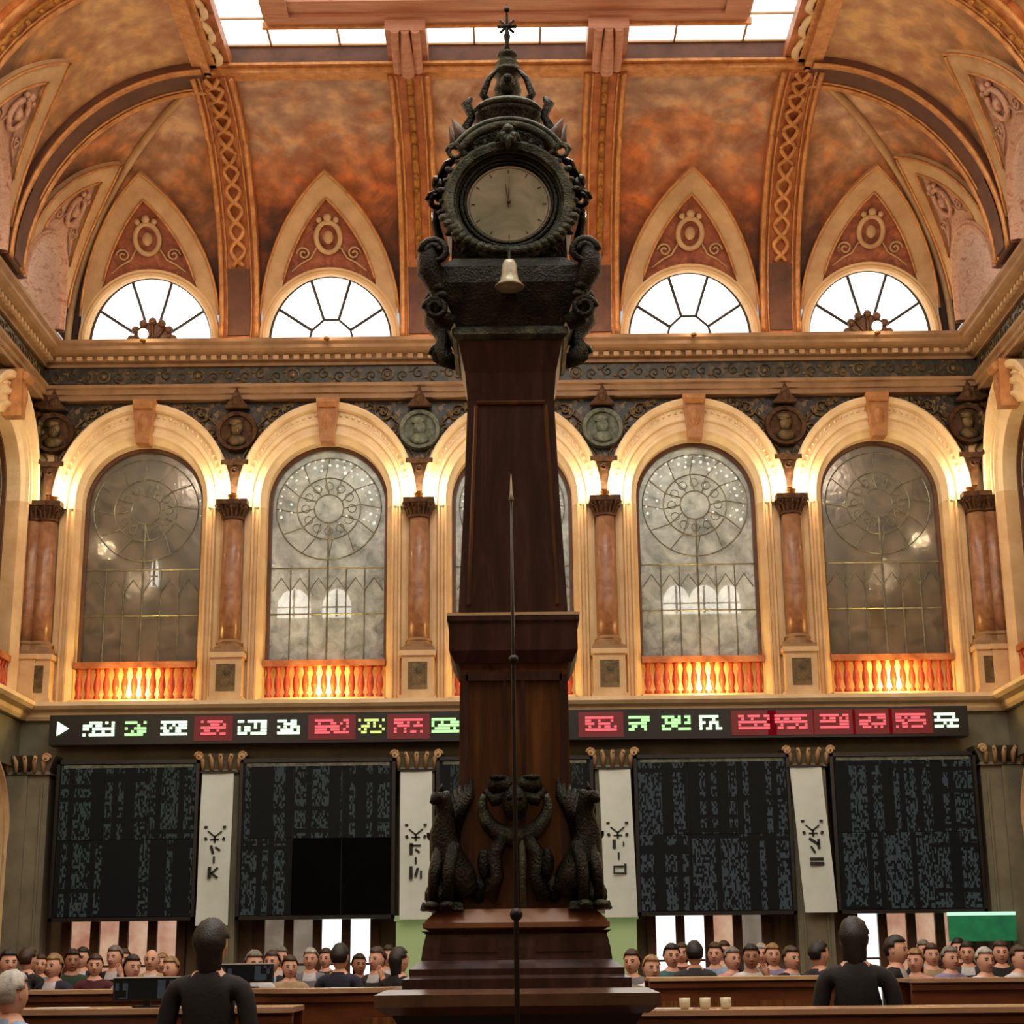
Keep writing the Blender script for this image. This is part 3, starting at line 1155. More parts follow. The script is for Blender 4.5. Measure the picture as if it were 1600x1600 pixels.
def cove_bay(side, c, halfw, paint, hub_dark, lit=True, hw2=None):
    """painted field, pointed frame, panel with cartouche, lunette window"""
    global wnum
    lo = -halfw
    hi = hw2 if hw2 is not None else halfw
    us = sorted(set([round(v, 4) for v in lin(lo, hi, 40) + [-1.16, 1.16, -1.159, 1.159, -1.15, 1.15, -1.12, 1.12, -1.08, 1.08] if lo <= v <= hi]))
    bm = bmesh.new()
    strip(bm, side, [c + v for v in us], lambda u: PO(u - c) if abs(u - c) < 1.16 else 0.0,
          lambda u: tlim(side, u), 0.0, 0, 18)
    obj('painted_field', bm, paint, ceiling, smooth=True)
    us = lin(-1.16, 1.16, 58)
    bm = bmesh.new()
    strip(bm, side, [c + v for v in us], lambda u: max(PIN(u - c), LO(u - c)), lambda u: min(PO(u - c), tlim(side, u)), 0.09, 0.2, 6)
    obj('pointed_frame', bm, STONE_T, ceiling, smooth=False)
    # moulded edge of the frame
    bm = bmesh.new()
    pts = [cove(side, c + v, min(PO(v), tlim(side, c + v)), 0.10) for v in lin(-1.155, 1.155, 50)]
    tube(bm, pts, 0.025, 5)
    pts = [cove(side, c + v, PIN(v), 0.10) for v in lin(-0.8, 0.8, 40) if PIN(v) > LO(v)]
    tube(bm, pts, 0.022, 5)
    obj('frame_moulding', bm, GOLDB, ceiling, smooth=True)
    bm = bmesh.new()
    strip(bm, side, [c + v for v in lin(-0.86, 0.86, 40)], lambda u: LO(u - c), lambda u: PIN(u - c), 0.03, 0, 8)
    obj('maroon_panel', bm, MAROON if side == 'back' else PINKP, ceiling)
    # cartouche
    bm = bmesh.new()
    tc = 1.78
    ring = [(0.20 * math.cos(2 * PI * q / 20), tc + 0.26 * math.sin(2 * PI * q / 20)) for q in range(20)]
    tube(bm, [cove(side, c + a, b, 0.07) for a, b in ring], 0.045, 6, True)
    ball(bm, cove(side, c, tc, 0.05), 0.09, 1, 1, 1.3)
    for s in (-1, 1):
        for k in range(7):
            a = k / 6
            rr = 0.12 * (1 - 0.7 * a)
            pass
        sp = [(s * (0.42 + (0.12 - 0.1 * q / 15) * math.cos(q * 0.62)), 1.50 + (0.12 - 0.1 * q / 15) * math.sin(q * 0.62)) for q in range(16)]
        tube(bm, [cove(side, c + a, b, 0.06) for a, b in sp], 0.018, 5)
        tube(bm, [cove(side, c + s * a, b, 0.06) for a, b in ((0.2, 1.6), (0.3, 1.42), (0.45, 1.34), (0.62, 1.2))], 0.016, 5)
        ball(bm, cove(side, c + s * 0.14, 2.08, 0.07), 0.05)
    ball(bm, cove(side, c, 2.12, 0.07), 0.07)
    obj('cartouche', bm, PINKP if side != 'back' else STONE_T, ceiling, smooth=True)
    # archivolt of the lunette
    bm = bmesh.new()
    n = 36
    prof = [(1.03, -0.3 - (0.0 if side == 'back' else 0.75)), (1.03, 0.06), (1.06, 0.13), (1.11, 0.13), (1.13, 0.10), (1.17, 0.10), (1.17, -0.1)]
    secs = []
    for i in range(n + 1):
        a = PI * i / n
        secs.append([bm.verts.new(cove(side, c + r * math.cos(a), 1.08 * r * math.sin(a), o)) for r, o in prof])
    for p, q in zip(secs, secs[1:]):
        for j in range(len(prof) - 1):
            bm.faces.new((p[j], p[j + 1], q[j + 1], q[j]))
    obj('lunette_archivolt', bm, STONE if side == 'back' else PINKP, ceiling)
    # the lunette window
    t = empty('window_%d' % wnum)
    wnum += 1
    tag(t, kind='structure')
    angs = [0, 31, 71, 109, 149, 180]
    hub = 0.36

    rd = 0.0 if side == 'back' else 0.75

    def P(r, a, o=-0.2):
        o -= rd
        return cove(side, c + r * math.cos(a), 1.08 * r * math.sin(a) + 0.02, o)
    for i in range(5):
        a0, a1 = math.radians(angs[i]), math.radians(angs[i + 1])
        bm = bmesh.new()
        k = 6
        A = [[bm.verts.new(P(r, a0 + (a1 - a0) * j / k)) for j in range(k + 1)] for r in (hub, 0.7, 1.02)]
        for r0, r1 in zip(A, A[1:]):
            for j in range(k):
                bm.faces.new((r0[j], r0[j + 1], r1[j + 1], r1[j]))
        obj('pane', bm, GLASS_PANE_D, t)
    bm = bmesh.new()
    A = [bm.verts.new(P(hub, PI * j / 12)) for j in range(13)]
    Cc = bm.verts.new(P(0, 0))
    for j in range(12):
        bm.faces.new((A[j], A[j + 1], Cc))
    hb = obj('hub_pane', bm, SASH if hub_dark else GLASS_PANE_D, t)
    if hub_dark:
        hb['label'] = 'dark brown scalloped hub panel'
        bm = bmesh.new()
        for j in range(7):
            a = PI * (j + 0.5) / 7
            ball(bm, P(hub, a, -0.16), 0.07)
        for j in range(5):
            a = PI * (j + 0.5) / 5
            tube(bm, [P(0.06, a, -0.16), P(0.32, a, -0.16)], 0.03, 5)
        obj('hub_scallop', bm, SASH, hb, smooth=True)
    bm = bmesh.new()
    for a in angs[1:-1]:
        ar = math.radians(a)
        tube(bm, [P(0.0 if not hub_dark and False else hub, ar, -0.17), P(0.7, ar, -0.17), P(1.03, ar, -0.17)], 0.026, 5)
    if hub_dark:
        pass
    else:
        ps = [P(hub * 1.05, math.radians(a), -0.17) for a in (0, 31, 71, 109, 149, 180)]
        tube(bm, ps, 0.022, 5)
    tube(bm, [P(-1.03, 0, -0.17), P(1.03, 0, -0.17)], 0.02, 5)
    obj('muntins', bm, MUNTIN, t)
    bm = bmesh.new()
    tube(bm, [P(1.02, PI * j / 30, -0.1) for j in range(31)], 0.03, 6)
    obj('window_frame', bm, MUNTIN, t)


cove_bay('back', -6, 1.35, PAINT_B, True, hw2=1.5)
cove_bay('back', -3, 1.5, PAINT_A, False)
cove_bay('back', 0, 1.5, PAINT_B, False)
cove_bay('back', 3, 1.5, PAINT_A, False)
cove_bay('back', 6, 1.5, PAINT_B, True, hw2=1.35)
for sd in ('left', 'right'):
    cove_bay(sd, 24.35, 1.5, PAINT_B, False, hw2=1.6)
    for cc in (21.2, 18.2, 15.2):
        cove_bay(sd, cc, 1.6, PAINT_C, False)
    bm = bmesh.new()
    strip(bm, sd, lin(-4, 13.6, 20), lambda u: 0.0, lambda u: TM, 0.0, 0, 14)
    obj('plain_cove', bm, PAINT_C, ceiling, smooth=True)


def rib(side, u, w, kind):
    tmax = min(tlim(side, u), TM)
    bm = bmesh.new()
    strip(bm, side, lin(u - w, u + w, 4), lambda q: 0.0, lambda q: tmax, 0.10, 0.2, 30)
    for s in (-1, 1):   # close the flanks
        ts = lin(0, tmax, 30)
        a = [bm.verts.new(cove(side, u + s * w, t, 0.10)) for t in ts]
        b = [bm.verts.new(cove(side, u + s * w, t, -0.05)) for t in ts]
        for j in range(30):
            bm.faces.new((a[j], a[j + 1], b[j + 1], b[j]))
    r = obj('rib', bm, ORANGE, ceiling)
    for s in (-1, 1):
        bm = bmesh.new()
        tube(bm, [cove(side, u + s * (w - 0.05), t, 0.12) for t in lin(0, tmax, 36)], 0.045, 8)
        tube(bm, [cove(side, u + s * (w - 0.14), t, 0.11) for t in lin(0, tmax, 36)], 0.02, 6)
        obj('rib_moulding', bm, GOLDB, r, smooth=True)
    if kind == 'braid':
        bm = bmesh.new()
        for ph in (0, PI):
            tube(bm, [cove(side, u + 0.11 * math.sin(t * 9 + ph), t, 0.15 + 0.03 * math.cos(t * 18)) for t in lin(1.3, tmax, 140)], 0.04, 6)
        obj('gilt_braid', bm, GOLDB, r, smooth=True)
    elif kind == 'plain':
        bm = bmesh.new()
        tube(bm, [cove(side, u, t, 0.11) for t in lin(1.4, tmax, 36)], 0.06, 8)
        for t in lin(1.5, tmax - 0.2, 12):
            ball(bm, cove(side, u, t, 0.17), 0.05, u=8, v=5)
        obj('gilt_spine', bm, GOLD, r, smooth=True)
    if kind == 'wide':
        r.data.materials[0] = DKBAND
    # foot panel
    bm = bmesh.new()
    strip(bm, side, lin(u - w * 0.55, u + w * 0.55, 4), lambda q: 0.05, lambda q: 1.25, 0.14, 0.05, 10)
    obj('rib_foot_panel', bm, DKBAND, r)


for c in (-1.5, 1.5):
    rib('back', c, 0.33, 'plain')
for c in (-4.5, 4.5):
    rib('back', c, 0.34, 'braid')
for sd in ('left', 'right'):
    rib(sd, 22.78, 0.36, 'wide')
    rib(sd, 19.7, 0.33, 'plain')
    rib(sd, 16.7, 0.33, 'plain')
    # groin moulding
    bm = bmesh.new()
    sg = -1 if sd == 'left' else 1
    pts = []
    for t in lin(0, TM, 40):
        f = t / 3.2
        k = 1 - math.cos(f)
        pts.append((sg * (CX0 - CBX * k - 0.02), WB - CA * k - 0.02, CZ + CH * math.sin(f) - 0.03))
    tube(bm, pts, 0.07, 6)
    obj('groin_moulding', bm, STONE_T, ceiling, smooth=True)

# rim under the laylight, laylight, frame, brackets
RY = WB - CA
bm = bmesh.new()
for (o, z0, z1) in ((0.0, 14.62, 14.70), (0.09, 14.70, 14.74), (-0.02, 14.74, 14.80)):
    box(bm, -4.6, 4.6, RY - 0.1 - o, RY + 0.15, z0, z1)
    for s in (-1, 1):
        a, b = sorted((s * (4.6 + 0.15), s * (4.5 - o)))
        box(bm, a, b, -4, RY, z0, z1)
obj('rim_moulding', bm, GOLDB, ceiling)
bm = bmesh.new()
box(bm, -4.6, 4.6, RY, RY + 0.2, 14.78, 15.14)
for s in (-1, 1):
    a, b = sorted((s * 4.55, s * 4.75))
    box(bm, a, b, -4, RY, 14.78, 15.14)
obj('laylight_kerb', bm, DKBAND, ceiling)
bm = bmesh.new()
for s in (-1, 1):
    for ph in (0, PI):
        tube(bm, [(s * 4.45 + 0.14 * math.sin(q * 5 + ph), q, 14.72 + 0.05 * math.cos(q * 10)) for q in lin(14, RY - 0.15, 130)], 0.055, 6)
obj('braided_border', bm, STONE_L, ceiling, smooth=True)
for s in (-1, 1):
    obj('border_beam', B(*sorted((s * 4.2, s * 4.7)), 10, RY, 14.75, 14.95), ORANGE, ceiling)

lay = empty('window_laylight', (0, 0, 0))
tag(lay, kind='structure')
xs = [-4.3, -3.6, -2.55, -1.5, -0.5, 0.5, 1.5, 2.55, 3.6, 4.3]
ys = [RY - 0.02, RY - 0.78, 20.4, 18.6, 16.8, 15.0]
for i in range(9):
    for j in range(5):
        obj('pane', B(xs[i] + 0.015, xs[i + 1] - 0.015, ys[j + 1] + 0.015, ys[j] - 0.015, 15.14, 15.16), SKYG, lay)
bm = bmesh.new()
for x in xs:
    box(bm, x - 0.015, x + 0.015, 15, RY, 15.11, 15.17)
for y in ys:
    box(bm, -4.3, 4.3, y - 0.015, y + 0.015, 15.11, 15.17)
obj('glazing_bars', bm, STONE_T, lay)
obj('pane', B(-4.3, 4.3, -3.9, 15.0, 15.14, 15.16), SKYG, lay)
# inner wooden frame hung below the laylight
fr = empty('laylight_frame')
fr.parent = ceiling
FY = RY - 0.80
for nm, a in (('frame_beam', (-3.55, 3.55, FY - 0.22, FY, 14.98, 15.12)), ('frame_beam', (-3.19, 3.19, FY - 0.55, FY - 0.22, 15.04, 15.12)),
              ('frame_beam', (-3.55, -3.2, 14.0, FY - 0.225, 14.98, 15.12)), ('frame_beam', (3.2, 3.55, 14.0, FY - 0.225, 14.98, 15.12)),
              ('frame_lip', (-3.62, 3.62, FY - 0.02, FY + 0.04, 14.94, 15.04))):
    obj(nm, B(*a), WOODF if nm == 'frame_beam' else GOLDB, fr)
# brackets that run from the ribs to the frame
for c in (-1.5, 1.5):
    bm = bmesh.new()
    for (wd, z0, z1, ya, yb) in ((0.30, 14.80, 15.12, RY - 0.95, RY + 0.05), (0.2, 14.66, 14.82, RY - 0.6, RY)):
        box(bm, c - wd, c + wd, ya, yb, z0, z1)
    for s in (-1, 1):
        tube(bm, [(c + s * 0.15, RY - 0.1, 14.62), (c + s * 0.15, RY - 0.3, 14.64), (c + s * 0.15, RY - 0.6, 14.7), (c + s * 0.15, RY - 0.95, 14.8)], 0.07, 8)
    tube(bm, [(c, RY - 0.1, 14.58), (c, RY - 0.35, 14.6), (c, RY - 0.7, 14.68), (c, RY - 0.95, 14.78)], [0.11, 0.1, 0.08, 0.06], 8)
    obj('bracket', bm, WOODF, ceiling)

# lamps on the back cornice
bm = bmesh.new()
lathe(bm, [(0.05, 11.50), (0.05, 11.53), (0.03, 11.55), (0.03, 11.58)], (0, 0, 0), 12)
box(bm, -0.02, 0.02, 0.0, 0.14, 11.50, 11.53)
cl0 = obj('cornice_lamp', bm, GOLD)
bm = bmesh.new()
ball(bm, (0, 0, 11.63), 0.085)
obj('lamp_globe', bm, LAMPG, cl0, smooth=True)
for i, c in enumerate(BC):
    o = cl0 if i == 0 else copy_tree(cl0)
    o.location = (c, WB - 0.50, -0.08)
    tag(o, 'small lit globe lamp on the cornice below the %s fan window' % ['leftmost', 'second from left', 'clock-hidden middle', 'second from right', 'rightmost'][i], 'lamp', 'cornice lamps')
    light('cornice_lamp_light', (c, WB - 0.75, 11.75), CORN_W, (1.0, 0.74, 0.48), 0.1)
for c in (-4.5, -1.5, 1.5, 4.5):
    light('cornice_strip_light', (c, WB - 0.6, 11.7), CORN_W * 0.35, (1.0, 0.58, 0.28), 0.1)

# ------------------------------------------------------------ quotation boards, ticker, banners
bounds = [(-7.0, -4.82, 'far left'), (-4.2, -1.82, 'left of the clock'), (-1.2, 1.2, 'behind the clock'), (1.82, 4.2, 'right of the clock'), (4.82, 7.05, 'far right')]
BD = WB - 0.42
for i, (a, b, ph) in enumerate(bounds):
    t = empty('quotation_board', (0, BD, 0))
    tag(t, 'large black electronic board of dim figures, ' + ph, 'board', 'quotation boards')
    bm = bmesh.new()
    box(bm, a, b, 0.06, 0.2, 2.22, 4.62)
    box(bm, a, b, 0.0, 0.06, 4.56, 4.62)
    box(bm, a, b, 0.0, 0.06, 2.22, 2.27)
    box(bm, a, a + 0.05, 0.0, 0.06, 2.22, 4.62)
    box(bm, b - 0.05, b, 0.0, 0.06, 2.22, 4.62)
    obj('casing', bm, BLACK, t)
    n = 3
    tint = [(58, 68, 62), (62, 70, 66), (50, 58, 54), (66, 72, 74), (62, 72, 72)][i]
    w_ = (b - a - 0.12) / n
    M('blank_screen', [(3, 4, 4), (5, 6, 6)], 3, 0.9, bmp=0.0).node_tree.nodes['Principled BSDF'].inputs['Specular IOR Level'].default_value = 0.05
    for k in range(n):
        for j in range(2):
            x0 = a + 0.06 + k * w_
            z0 = 2.29 + j * 1.13
            blank = (i == 1 and j == 0 and k >= 1) or (i == 3 and j == 0 and k == 0 and False)
            m = M('blank_screen', [(6, 8, 8), (10, 12, 12)], 3, 0.6, bmp=0.0) if blank else None
            if m is None:
                key = 'screen%d%d' % (i, (k + j) % 3)
                if key not in MATS:
                    MATS[key] = board_mat(key, i * 7 + (k + j) % 3 * 3.3, tint)
                m = MATS[key]
            s_ = obj('screen', B(x0 + 0.008, x0 + w_ - 0.008, 0.03, 0.06, z0, z0 + 1.12), m, t)
            if blank:
                s_['label'] = 'blank dark screen'
    obj('header_strip', B(a + 0.1, b - 0.1, 0.02, 0.05, 4.50, 4.55), MEDAL, t)

tk = empty('ticker_board', (0, WB - 0.55, 0))
tag(tk, 'long black light ticker with green and red figures across the back wall', 'ticker')
obj('casing', B(-7.12, 6.95, 0, 0.3, 4.84, 5.30), BLACK, tk)
GRN = emit('green_led', (170, 240, 150), 1.6)
GRW = emit('whitish_green_led', (210, 255, 205), 1.8)
RED = emit('red_led', (232, 96, 104), 1.2)
YGR = emit('yellow_green_led', (206, 220, 120), 1.3)
DRED = emit('dark_red_led_field', (110, 10, 18), 0.8)
DGRN = emit('dark_green_led_field', (10, 44, 16), 0.7)
PXM = 102.5
glyphs = [(95, 14, GRW, '>'), (152, 50, GRW, 0), (210, 34, GRN, 1), (270, 42, GRW, 2), (332, 40, RED, 3), (393, 46, GRW, 4), (450, 36, GRW, 5),
          (518, 54, RED, 6), (580, 42, YGR, 7), (638, 46, RED, 8), (696, 44, GRN, 9), (760, 44, GRN, 2), (850, 44, RED, 4), (940, 50, RED, 10), (1000, 34, GRN, 11), (1058, 46, GRN, 12),
          (1112, 36, GRW, 13), (1180, 50, RED, 14), (1238, 52, RED, 15), (1306, 46, RED, 16), (1366, 42, RED, 17), (1426, 48, RED, 18), (1482, 38, GRW, 19)]
for px, wpx, m, sd in glyphs:
    cx = (px - 804) / PXM
    hw = wpx / PXM / 2
    if m is RED:
        obj('led_field', B(cx - hw - 0.1, cx + hw + 0.1, -0.012, 0, 4.88, 5.26), DRED, tk)
    bm = bmesh.new()
    if sd == '>':
        prism(bm, [(cx - 0.08, 4.98), (cx + 0.1, 5.09), (cx - 0.08, 5.2)], -0.03, 0)
    else:
        rnd = random.Random(sd * 3 + 1)
        nc = max(4, int(hw * 2 / 0.045))
        for r in range(5):
            run = None
            for q in range(nc + 1):
                on = q < nc and (rnd.random() < (0.82 if r in (0, 2, 4) else 0.42))
                if on and run is None:
                    run = q
                if not on and run is not None:
                    x0 = cx - hw + 2 * hw * run / nc
                    x1 = cx - hw + 2 * hw * q / nc
                    z = 4.97 + 0.046 * r
                    box(bm, x0 + 0.004, x1 - 0.004, -0.03, 0, z, z + 0.036)
                    run = None
    if len(bm.faces):
        obj('led_figure', bm, m, tk)
    else:
        bm.free()


def banner(cx, skew, ph, marks, zb):
    n, r = 6, 24
    bm = bmesh.new()
    for side in (0, 1):
        vs = []
        for j in range(r + 1):
            f = j / r
            row = []
            for i in range(n + 1):
                x = (-0.24 + 0.48 * i / n) + skew * (1 - f)
                y = 0.02 * math.sin(f * 7 + i * 0.4) + 0.012 * side
                row.append(bm.verts.new((x, y, zb + (4.40 - zb) * f)))
            vs.append(row)
        for j in range(r):
            for i in range(n):
                bm.faces.new((vs[j][i], vs[j][i + 1], vs[j + 1][i + 1], vs[j + 1][i]))
    t = empty('hanging_banner', (cx, WB - 0.50, 0))
    tag(t, 'pale banner with black emblem, ' + ph, 'banner', 'banners on the columns')
    obj('cloth', bm, BANM, t, smooth=True)
    bm = bmesh.new()
    tube(bm, [(-0.27, 0, 4.41), (0.27, 0, 4.41)], 0.018, 6)
    obj('hanging_rod', bm, BLACK, t)
    # the emblem: strokes of dark print
    bm = bmesh.new()
    for (x0, z0, x1, z1, wd) in marks:
        d = Vector((x1 - x0, 0, z1 - z0))
        ln = max(d.length, 1e-3)
        d /= ln
        nrm = Vector((-d.z, 0, d.x)) * wd / 2
        f0 = (z0 - zb) / (4.40 - zb)
        off = skew * (1 - f0)
        p0 = Vector((x0 + off, -0.03, z0)) - d * wd * 0.3
        p1 = Vector((x1 + off, -0.03, z1)) + d * wd * 0.3
        q = [p0 - nrm, p1 - nrm, p1 + nrm, p0 + nrm]
        prism(bm, [(v.x, v.z) for v in q], -0.034, -0.026)
    obj('printed_emblem', bm, INK, t)


def emb(kind):
    m = [(-0.14, 3.58, -0.14, 3.585, 0.05), (0.14, 3.58, 0.14, 3.585, 0.05), (-0.1, 3.52, 0.0, 3.44, 0.02), (0.1, 3.52, 0.0, 3.44, 0.02),
         (0, 3.44, 0, 3.36, 0.03), (-0.06, 3.4, 0.06, 3.4, 0.02), (-0.14, 3.42, -0.13, 3.40, 0.04), (0.14, 3.42, 0.13, 3.40, 0.04)]
    if kind == 0:
        m += [(-0.05, 3.3, -0.02, 3.2, 0.04), (0.02, 3.28, 0.08, 3.24, 0.03), (0, 3.14, 0.0, 3.06, 0.03), (-0.06, 2.98, -0.06, 2.84, 0.05), (-0.03, 2.9, 0.06, 2.98, 0.03), (-0.03, 2.9, 0.06, 2.84, 0.03)]
    elif kind == 1:
        m += [(-0.07, 3.3, -0.07, 3.16, 0.05), (-0.07, 3.28, 0.07, 3.28, 0.025), (0.0, 3.22, 0.05, 3.18, 0.03), (0, 3.1, 0, 3.02, 0.03), (-0.07, 2.96, -0.07, 2.80, 0.05), (0.03, 2.94, 0.0, 2.84, 0.04), (0.08, 2.9, 0.08, 2.8, 0.03)]
    elif kind == 2:
        m += [(-0.06, 3.32, -0.06, 3.22, 0.05), (0.08, 3.3, 0.08, 3.24, 0.02), (0, 3.14, 0, 3.05, 0.025), (-0.08, 2.94, 0.06, 2.94, 0.025), (-0.08, 2.84, 0.06, 2.84, 0.025), (-0.08, 2.94, -0.08, 2.84, 0.02), (0.09, 2.97, 0.09, 2.84, 0.035)]
    else:
        m += [(-0.06, 3.32, 0.06, 3.24, 0.04), (0.07, 3.3, 0.07, 3.18, 0.04), (-0.05, 3.2, 0.0, 3.12, 0.03), (-0.08, 3.02, 0.1, 3.02, 0.04), (-0.08, 2.95, 0.1, 2.95, 0.05)]
    return m


banner(-4.52, -0.02, 'between the two left boards', emb(0), 2.14)
banner(-1.5, 0.0, 'just left of the clock base', emb(1), 2.2)
banner(1.52, 0.05, 'just right of the clock base', emb(2), 2.2)
banner(4.43, 0.12, 'between the two right boards', emb(3), 2.24)

gs = empty('green_sign', (6.95, WB - 0.6, 0))
tag(gs, 'green sign with a white top strip under the far right board', 'sign')
obj('sign_face', B(-0.55, 0.45, 0, 0.05, 1.8, 2.17), GREENS, gs)
obj('top_strip', B(-0.55, 0.45, -0.02, 0.06, 2.17, 2.22), WHITEE, gs)
for s in (-0.5, 0.35):
    obj('sign_post', B(s, s + 0.04, 0.01, 0.04, 0, 1.8), BLACK, gs)

# ------------------------------------------------------------ the clock
CY = 5.7
ck = empty('monumental_clock', (0, CY, 0), math.radians(0))
tag(ck, 'tall dark carved clock with round pale dial on a mahogany pillar', 'clock')


def cpart(name, bm, mat, parent=ck, smooth=False, label=None):
    o = obj(name, bm, mat, parent, smooth)
    if label:
        o['label'] = label
    return o


bm = bmesh.new()
frustums(bm, [(0.36, 0), (0.36, 1.40), (0.385, 1.44)])
cpart('lower_base', bm, BLACK, label='black lower base')
bm = bmesh.new()
frustums(bm, [(0.40, 1.44), (0.435, 1.465), (0.435, 1.50), (0.40, 1.515)])
cpart('ledge', bm, M('ledge_wood', [(72, 50, 36), (110, 82, 62)], 4, 0.25, bmp=0.02))
bm = bmesh.new()
frustums(bm, [(0.355, 1.515), (0.355, 1.545), (0.335, 1.555), (0.335, 1.575), (0.30, 1.60), (0.295, 1.64), (0.285, 1.68), (0.30, 1.69)])
cpart('plinth', bm, CWOOD)
for s in (-1, 1):
    cpart('plinth_panel', B(s * 0.15 - 0.09, s * 0.15 + 0.09, -0.302, -0.285, 1.625, 1.67), CWOOD)
bm = bmesh.new()
frustums(bm, [(0.275, 1.69), (0.295, 1.70), (0.295, 1.715), (0.25, 1.758)])
cpart('plinth_moulding', bm, PINK, label='moulding in a lighter tone with its highlight painted in')  # edge highlight put into a lighter material
bm = bmesh.new()
frustums(bm, [(0.20, 1.755), (0.195, 1.80), (0.185, 2.0), (0.18, 2.54), (0.19, 2.58)])
cpart('lower_pillar', bm, CWOOD2)
bm = bmesh.new()
for s in (-1, 1):
    box(bm, s * 0.165 - 0.012, s * 0.165 + 0.012, -0.197, -0.18, 1.9, 2.52)
    box(bm, s * 0.03 - 0.006, s * 0.03 + 0.006, -0.195, -0.18, 1.9, 2.50)
box(bm, -0.16, 0.16, -0.197, -0.18, 2.50, 2.53)
cpart('pillar_moulding', bm, CWOOD)
bm = bmesh.new()
frustums(bm, [(0.195, 2.56), (0.215, 2.60), (0.215, 2.69), (0.222, 2.70), (0.222, 2.715), (0.20, 2.73)])
cpart('pillar_collar', bm, CWOOD)
bm = bmesh.new()
frustums(bm, [(0.223, 2.717), (0.223, 2.727)])
cpart('collar_edge', bm, STONE_L, label='thin pale edge strip')
bm = bmesh.new()
frustums(bm, [(0.185, 2.727), (0.182, 2.80), (0.165, 3.15), (0.152, 3.50), (0.16, 3.60), (0.175, 3.67), (0.185, 3.72)])
cpart('upper_pillar', bm, CWOOD)
bm = bmesh.new()
for s in (-1, 1):
    tube(bm, [(s * 0.15, -0.185, 2.76), (s * 0.135, -0.168, 3.15), (s * 0.122, -0.156, 3.48)], 0.008, 5)
tube(bm, [(-0.12, -0.156, 3.49), (0.12, -0.156, 3.49)], 0.008, 5)
cpart('pillar_bead', bm, CWOOD2)
bm = bmesh.new()
frustums(bm, [(0.19, 3.715), (0.205, 3.73), (0.205, 3.75), (0.19, 3.765)])
cpart('head_collar', bm, CBRONZE_L)
# bowl below the dial
bm = bmesh.new()
frustums(bm, [(0.19, 3.76), (0.205, 3.80), (0.225, 3.85), (0.245, 3.91), (0.245, 3.97), (0.2, 4.02), (0.14, 4.05)])
cpart('bowl', bm, CBRONZE)
# corner consoles with volutes
for sx in (-1, 1):
    for sy in (-1, 1):
        bm = bmesh.new()
        y = sy * 0.2
        pts = [(sx * 0.20, y, 3.77), (sx * 0.245, y * 1.05, 3.79), (sx * 0.262, y * 1.1, 3.83), (sx * 0.25, y * 1.1, 3.87), (sx * 0.262, y * 1.15, 3.91),
               (sx * 0.285, y * 1.2, 3.95), (sx * 0.285, y * 1.2, 4.0), (sx * 0.27, y * 1.15, 4.04), (sx * 0.23, y * 1.1, 4.06)]
        tube(bm, pts, [0.03, 0.035, 0.036, 0.03, 0.036, 0.042, 0.044, 0.036, 0.025], 8)
        tube(bm, spiral(sx * 0.262, y * 1.15 - 0.02, 3.81, 0.04, 1.5, sx, 18), 0.012, 6)
        tube(bm, spiral(sx * 0.265, y * 1.15 - 0.03, 4.02, 0.05, 1.5, sx, 18), 0.014, 6)
        for k in range(5):
            ball(bm, (sx * (0.24 + 0.012 * k), y * 1.15 - 0.02, 3.86 + 0.03 * k), 0.02, 1.2, 0.8, 0.8, 7, 5)
        cpart('volute_console', bm, CBRONZE, smooth=True)
# drum, bezel, dial
ZD = 4.255
bm = bmesh.new()
lathe(bm, [(0.22, -0.16), (0.235, -0.13), (0.235, 0.13), (0.22, 0.16)], (0, 0, ZD), 40, 'Y')
drum = cpart('clock_drum', bm, CBRONZE, smooth=False)
bm = bmesh.new()
for s in (-1, 1):
    pass
box(bm, -0.21, 0.21, -0.12, 0.12, 4.04, 4.42, 0.01)
cpart('head_case', bm, CBRONZE)
bm = bmesh.new()
prof = [(0.19, -0.165), (0.19, -0.172), (0.195, -0.175), (0.2, -0.19), (0.225, -0.195), (0.24, -0.18), (0.245, -0.15)]
lathe(bm, prof, (0, 0, ZD), 48, 'Y')
bm.faces.ensure_lookup_table()
big = [f for f in bm.faces if len(f.verts) > 10]
bmesh.ops.delete(bm, geom=big, context='FACES_ONLY')
cpart('bezel', bm, CBRONZE_L, smooth=False)
bm = bmesh.new()
lathe(bm, [(0.0, -0.163), (0.152, -0.163), (0.152, -0.14)], (0, 0, ZD - 0.008), 48, 'Y')
dial = cpart('dial', bm, dial_mat(), label='pale weathered dial')
bm = bmesh.new()
for rr, qq in ((0.158, 0.006), (0.172, 0.009), (0.186, 0.006)):
    tube(bm, [(rr * math.cos(2 * PI * q / 48), -0.165, ZD - 0.004 + rr * math.sin(2 * PI * q / 48)) for q in range(48)], qq, 6, True)
obj('inner_ring', bm, CBRONZE, dial, smooth=True)
bm = bmesh.new()
for k in range(12):
    a = 2 * PI * k / 12
    c, s = math.sin(a), math.cos(a)
    tube(bm, [(0.122 * c, -0.164, ZD - 0.008 + 0.122 * s), (0.136 * c, -0.164, ZD - 0.008 + 0.136 * s)], 0.002, 4)
tube(bm, [(0.144 * math.cos(2 * PI * q / 40), -0.163, ZD - 0.008 + 0.144 * math.sin(2 * PI * q / 40)) for q in range(40)], 0.0015, 4, True)
obj('hour_marks', bm, MEDAL, dial)
bm = bmesh.new()
tube(bm, [(0, -0.168, ZD - 0.02), (0.003, -0.168, ZD + 0.10)], [0.003, 0.0015], 5)
tube(bm, [(0, -0.170, ZD), (-0.012, -0.170, ZD + 0.07)], [0.004, 0.002], 5)
ball(bm, (0, -0.168, ZD), 0.008)
